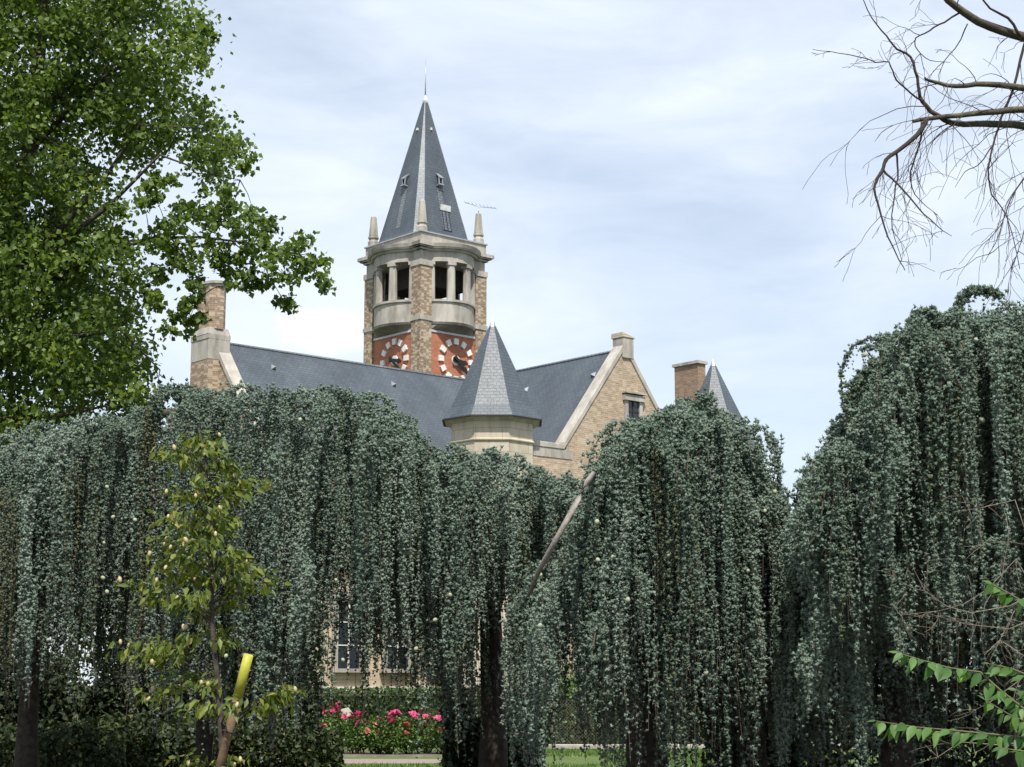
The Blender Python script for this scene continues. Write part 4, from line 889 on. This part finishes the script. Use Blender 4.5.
# ------------------------------------------------------------------ bare tree, top right
BY = 11.5; bb = W(1230, 700, BY + .6); bt = empty('bare_tree', (bb.x, bb.y, 0), 0, 'leafless tree whose mossy drooping branches enter at the top right', 'tree'); BO = Vector(bt.location)
ctr = W(1225, 150, BY + .6)
MB().tube([(0, 0, 0), (.02, 0, 2.0), ctr - BO, W(1240, -150, BY + .8) - BO, W(1250, -420, BY + .8) - BO], [.24, .19, .16, .12, .06], 12).build('trunk', M['moss'], bt)
def poly(pts, dy0=0.6, dy1=0): return [W(a, b, BY + dy0 + (dy1 - dy0) * i / (len(pts) - 1)) - BO for i, (a, b) in enumerate(pts)]
mm = MB(); mt = MB(); starts = []
def limb(m, pts, r0, r1, n=8, d=(0.6, 0)):
    q = poly(pts, *d); k = len(q)
    # smooth
    s_ = []
    for i in range(k - 1):
        p0, p1, p2, p3 = q[max(i - 1, 0)], q[i], q[i + 1], q[min(i + 2, k - 1)]
        for t in (0, .33, .66): s_.append(.5 * ((2 * p1) + (p2 - p0) * t + (2 * p0 - 5 * p1 + 4 * p2 - p3) * t * t + (-p0 + 3 * p1 - 3 * p2 + p3) * t ** 3))
    s_.append(q[-1]); K_ = len(s_); rs = [.92 * (r0 + (r1 - r0) * i / (K_ - 1)) for i in range(K_)]
    m.tube([p + Vector((random.gauss(0, .003), 0, random.gauss(0, .003))) for p in s_], rs, n); return s_
A_ = limb(mm, [(1225, 150), (1110, 70), (1050, 45), (1024, 37), (991, 27), (972, 18), (948, 0), (930, -25), (880, -60)], .05, .02)
C1 = limb(mm, [(1225, 170), (1110, 105), (1060, 92), (1024, 88), (988, 84), (956, 86), (933, 82), (925, 78)], .04, .009)
D1 = limb(mm, [(1225, 180), (1110, 120), (1060, 108), (1024, 109), (984, 112.6), (945, 116.5), (913, 121)], .042, .014)
E1 = limb(mm, [(1225, 190), (1110, 142), (1060, 130), (1024, 126), (995, 124), (964, 124), (945, 120), (931, 111), (920, 98)], .04, .015)
E2 = limb(mt, [(920, 98), (917, 78), (911, 57), (898, 49), (886, 36), (872, 18), (860, -5)], .013, .003, 6, (0, -.1))
E3 = limb(mt, [(920, 100), (905, 88), (894, 76), (889, 62), (875, 62), (851, 55), (830, 52), (813, 49)], .008, .002, 5, (0, -.2))
F1 = limb(mt, [(927, 119), (917, 135), (900, 149), (886, 160), (883, 171), (875, 184), (876, 195), (884, 227), (896, 254), (905, 270)], .02, .003, 6, (0, -.1))
F2 = limb(mt, [(883, 171), (898, 184), (917, 207), (937, 227), (952, 236)], .01, .002, 5, (0, -.2))
F3 = limb(mt, [(896, 152), (898, 172), (894, 195), (892, 227), (902, 262)], .009, .002, 5, (0, .1))
F4 = limb(mt, [(923, 122), (917, 152), (910, 180), (920, 200), (938, 215)], .008, .002, 5, (0, .2))
H1 = limb(mt, [(1035, 20), (1024, 46), (1013, 90), (1002, 117), (993, 145), (988, 170), (992, 195), (1008, 218), (1020, 270)], .014, .003, 5, (.4, .2))
H2 = limb(mt, [(993, 145), (978, 165), (965, 172), (955, 188)], .006, .0015, 5, (.3, .2))
H3 = limb(mt, [(1060, 150), (1030, 170), (1010, 200), (1000, 232), (985, 262)], .009, .002, 5, (.5, .3))
H4 = limb(mt, [(1060, 120), (1045, 165), (1030, 200), (1022, 240), (1012, 268)], .01, .002, 5, (.5, .3))
A2 = limb(mt, [(964, 10), (945, 22), (930, 30), (916, 38), (917, 50), (930, 60), (950, 62)], .009, .002, 5, (.2, .1))
A3 = limb(mt, [(1020, 36), (1008, 18), (990, 8), (975, -12)], .014, .006, 5, (.3, .2))
A4 = limb(mt, [(968, 24), (955, 48), (938, 66), (926, 80)], .006, .002, 5, (.3, .1))
for src, nn, L, r, g_ in ((C1, 11, .55, .0036, .16), (D1, 7, .6, .0036, .16), (E1, 11, .65, .0036, .18), (E2, 4, .28, .0026, -.02), (E3, 6, .2, .0022, .05), (F1, 9, .36, .0024, .08), (F2, 6, .28, .002, .06), (F3, 5, .3, .002, .06), (H1, 11, .5, .003, .12), (H3, 8, .45, .003, .12), (H4, 8, .4, .003, .12), (A_, 8, .5, .004, .02), (A2, 6, .3, .003, .05), (F4, 5, .25, .0025, .08)):
    lo_ = 8 if src in (C1, D1, E1, A_) else 2
    for _ in range(nn):
        i = random.randint(min(lo_, len(src) - 2), len(src) - 2); dd = (src[i + 1] - src[i]).normalized()
        q = dd * .9 + Vector((random.gauss(-.15, .7), random.gauss(0, .35), random.gauss(-.1, .7)))
        twig(mt, src[i], q, L * random.uniform(.6, 1.3), r, 8, .17, g_, 1, 3, .5, .6)
mm.build('branch', M['moss'], bt); mt.build('twigs', M['twig'], bt)

# ------------------------------------------------------------------ dry shrub, right edge
DY = 12.0; db = W(1075, 850, DY); ds = empty('dry_shrub', (db.x, db.y, 0), 0, 'dead grey twiggy shrub at the right edge, before the tall cedar', 'shrub'); DO = Vector(ds.location)
m = MB()
def dl(pts, r0, r1, dy=0):
    q = [W(a, b, DY + dy + random.gauss(0, .05)) - DO for a, b in pts]; m.tube(q, [r0 + (r1 - r0) * i / (len(q) - 1) for i in range(len(q))], 5); return q
sm = dl([(1075, 850), (1068, 760), (1058, 690), (1046, 610), (1034, 560)], .016, .005); 
runs = [dl(p, .0046, .0016) for p in ([(1046, 610), (1016, 559), (988, 589), (964, 604), (939, 611), (901, 615)], [(1040, 590), (1010, 606), (971, 613), (946, 606), (925, 591), (914, 570), (913, 562)], [(1058, 690), (1030, 660), (1000, 640), (984, 655), (981, 630), (985, 604), (1002, 577), (1009, 535), (1006, 515)],
                                      [(1050, 640), (1026, 622), (1009, 629), (974, 625), (950, 620)], [(1030, 545), (1015, 500), (980, 508), (955, 512)], [(1050, 650), (1020, 680), (990, 702), (981, 720)], [(1040, 600), (1015, 610), (1000, 640), (990, 660), (1000, 680)], [(1040, 740), (1000, 745), (960, 742), (938, 757), (925, 745)], [(901, 615), (905, 625), (935, 628)])]
for q in runs + [sm]:
    for _ in range(5):
        i = random.randint(0, len(q) - 2); dd = (q[i + 1] - q[i]).normalized(); twig(m, q[i], dd + Vector((random.gauss(0, .6), random.gauss(0, .3), random.gauss(0, .6))), random.uniform(.15, .4), .0018, 6, .15, .02, 1, 2, .4)
m.build('stem', M['dry'], ds)
# ------------------------------------------------------------------ leafy foreground shrub, bottom right
FY = 6.2; fb = W(1110, 760, FY); fs = empty('leafy_shrub', (fb.x, fb.y, 0), 0, 'close leafy shrub at the bottom right with two arching rows of green leaves', 'shrub'); FO = Vector(fs.location)
m = MB(); C_ = []; O_ = []; LL = []
def fl(pts, dy=0, rows=True, L=.076, cnt=2.4):
    q = [W(a, b, FY + dy + .25 * (1 - i / (len(pts) - 1)) * 0) - FO for i, (a, b) in enumerate(pts)]
    m.tube(q, [.006 - .0042 * i / (len(q) - 1) for i in range(len(q))], 6)
    for a, b in zip(q[:-1], q[1:]):
        n_ = max(1, int((b - a).length / .017)); 
        for k in range(n_):
            p = a.lerp(b, (k + random.random() * .5) / n_); dd = (b - a).normalized()
            s = 1 if k % 2 else -1
            C_.append(np.array(p) + RNG.normal(0, .003, 3)); O_.append(np.array(dd * random.uniform(.2, .7) + Vector((0, s * random.uniform(.2, .8), -random.uniform(.45, .8))))); LL.append(L * random.uniform(.6, 1.15))
    p = q[-1]; C_.append(np.array(p)); O_.append(np.array((q[-1] - q[-2]).normalized())); LL.append(L * .5)
fl([(1110, 720), (1070, 735), (1030, 738), (1000, 735), (960, 731), (915, 727), (876, 721)])
fl([(1110, 780), (1050, 728), (1020, 706), (1000, 690), (980, 672), (950, 668), (925, 661), (898, 653)])
fl([(1110, 640), (1060, 622), (1030, 606), (1010, 594), (992, 584)])
fl([(1110, 760), (1060, 745), (1035, 725), (1010, 715), (985, 700)], .12, L=.066)
fl([(1110, 700), (1060, 690), (1035, 678), (1010, 668), (990, 664)], .1, L=.066)
fl([(1110, 770), (1060, 760), (1030, 752), (1000, 748)], -.1, L=.066)
fl([(1110, 700), (1070, 700), (1040, 698), (1016, 690)], -.1, L=.066)
fl([(1110, 740), (1060, 722), (1030, 712), (1012, 700)], .2, L=.066)
m.tube([(0, 0, 0), (.02, 0, .6)] + [W(1110, y, FY) - FO for y in (780, 740, 700, 640, 560)], [.02, .018, .015, .013, .011, .008, .004], 8); m.build('branch', M['stemgreen'], fs)
def elm_leaves():
    C = np.array(C_); O = np.array(O_); n = len(C); ax = unit(O + RNG.normal(0, .2, (n, 3))); nr = RNG.normal(0, .3, (n, 3)) + np.array([0, -.75, .75])
    sd_ = unit(np.cross(ax, nr)); nr = np.cross(sd_, ax); L = np.array(LL)[:, None]
    prof = [(0, 0), (.12, .15), (.30, .235), (.52, .21), (.78, .10), (1, 0)]; V = []
    for i, (t, w) in enumerate(prof):
        cdip = -.16 * t * t
        if w == 0: V.append(C + ax * L * t + nr * L * cdip)
        else:
            V.append(C + ax * L * t + sd_ * L * w + nr * L * (cdip + .05)); V.append(C + ax * L * t + nr * L * cdip); V.append(C + ax * L * t - sd_ * L * w + nr * L * (cdip + .05))
    v = np.stack(V, 1); k = v.shape[1]; b = (np.arange(n) * k)[:, None]; f = [[0, 1, 2], [0, 2, 3]]
    for j in range(3): o = 1 + 3 * j; f += [[o, o + 3, o + 4], [o, o + 4, o + 1], [o + 1, o + 4, o + 5], [o + 1, o + 5, o + 2]]
    f += [[10, 13, 11], [11, 13, 12]]
    f = np.concatenate([b + np.array([t]) for t in f], 0)
    raw('leaves', v, f, M['elm'], fs, np.repeat(np.clip(RNG.normal(.5, .2, n), 0, 1), k))
elm_leaves()
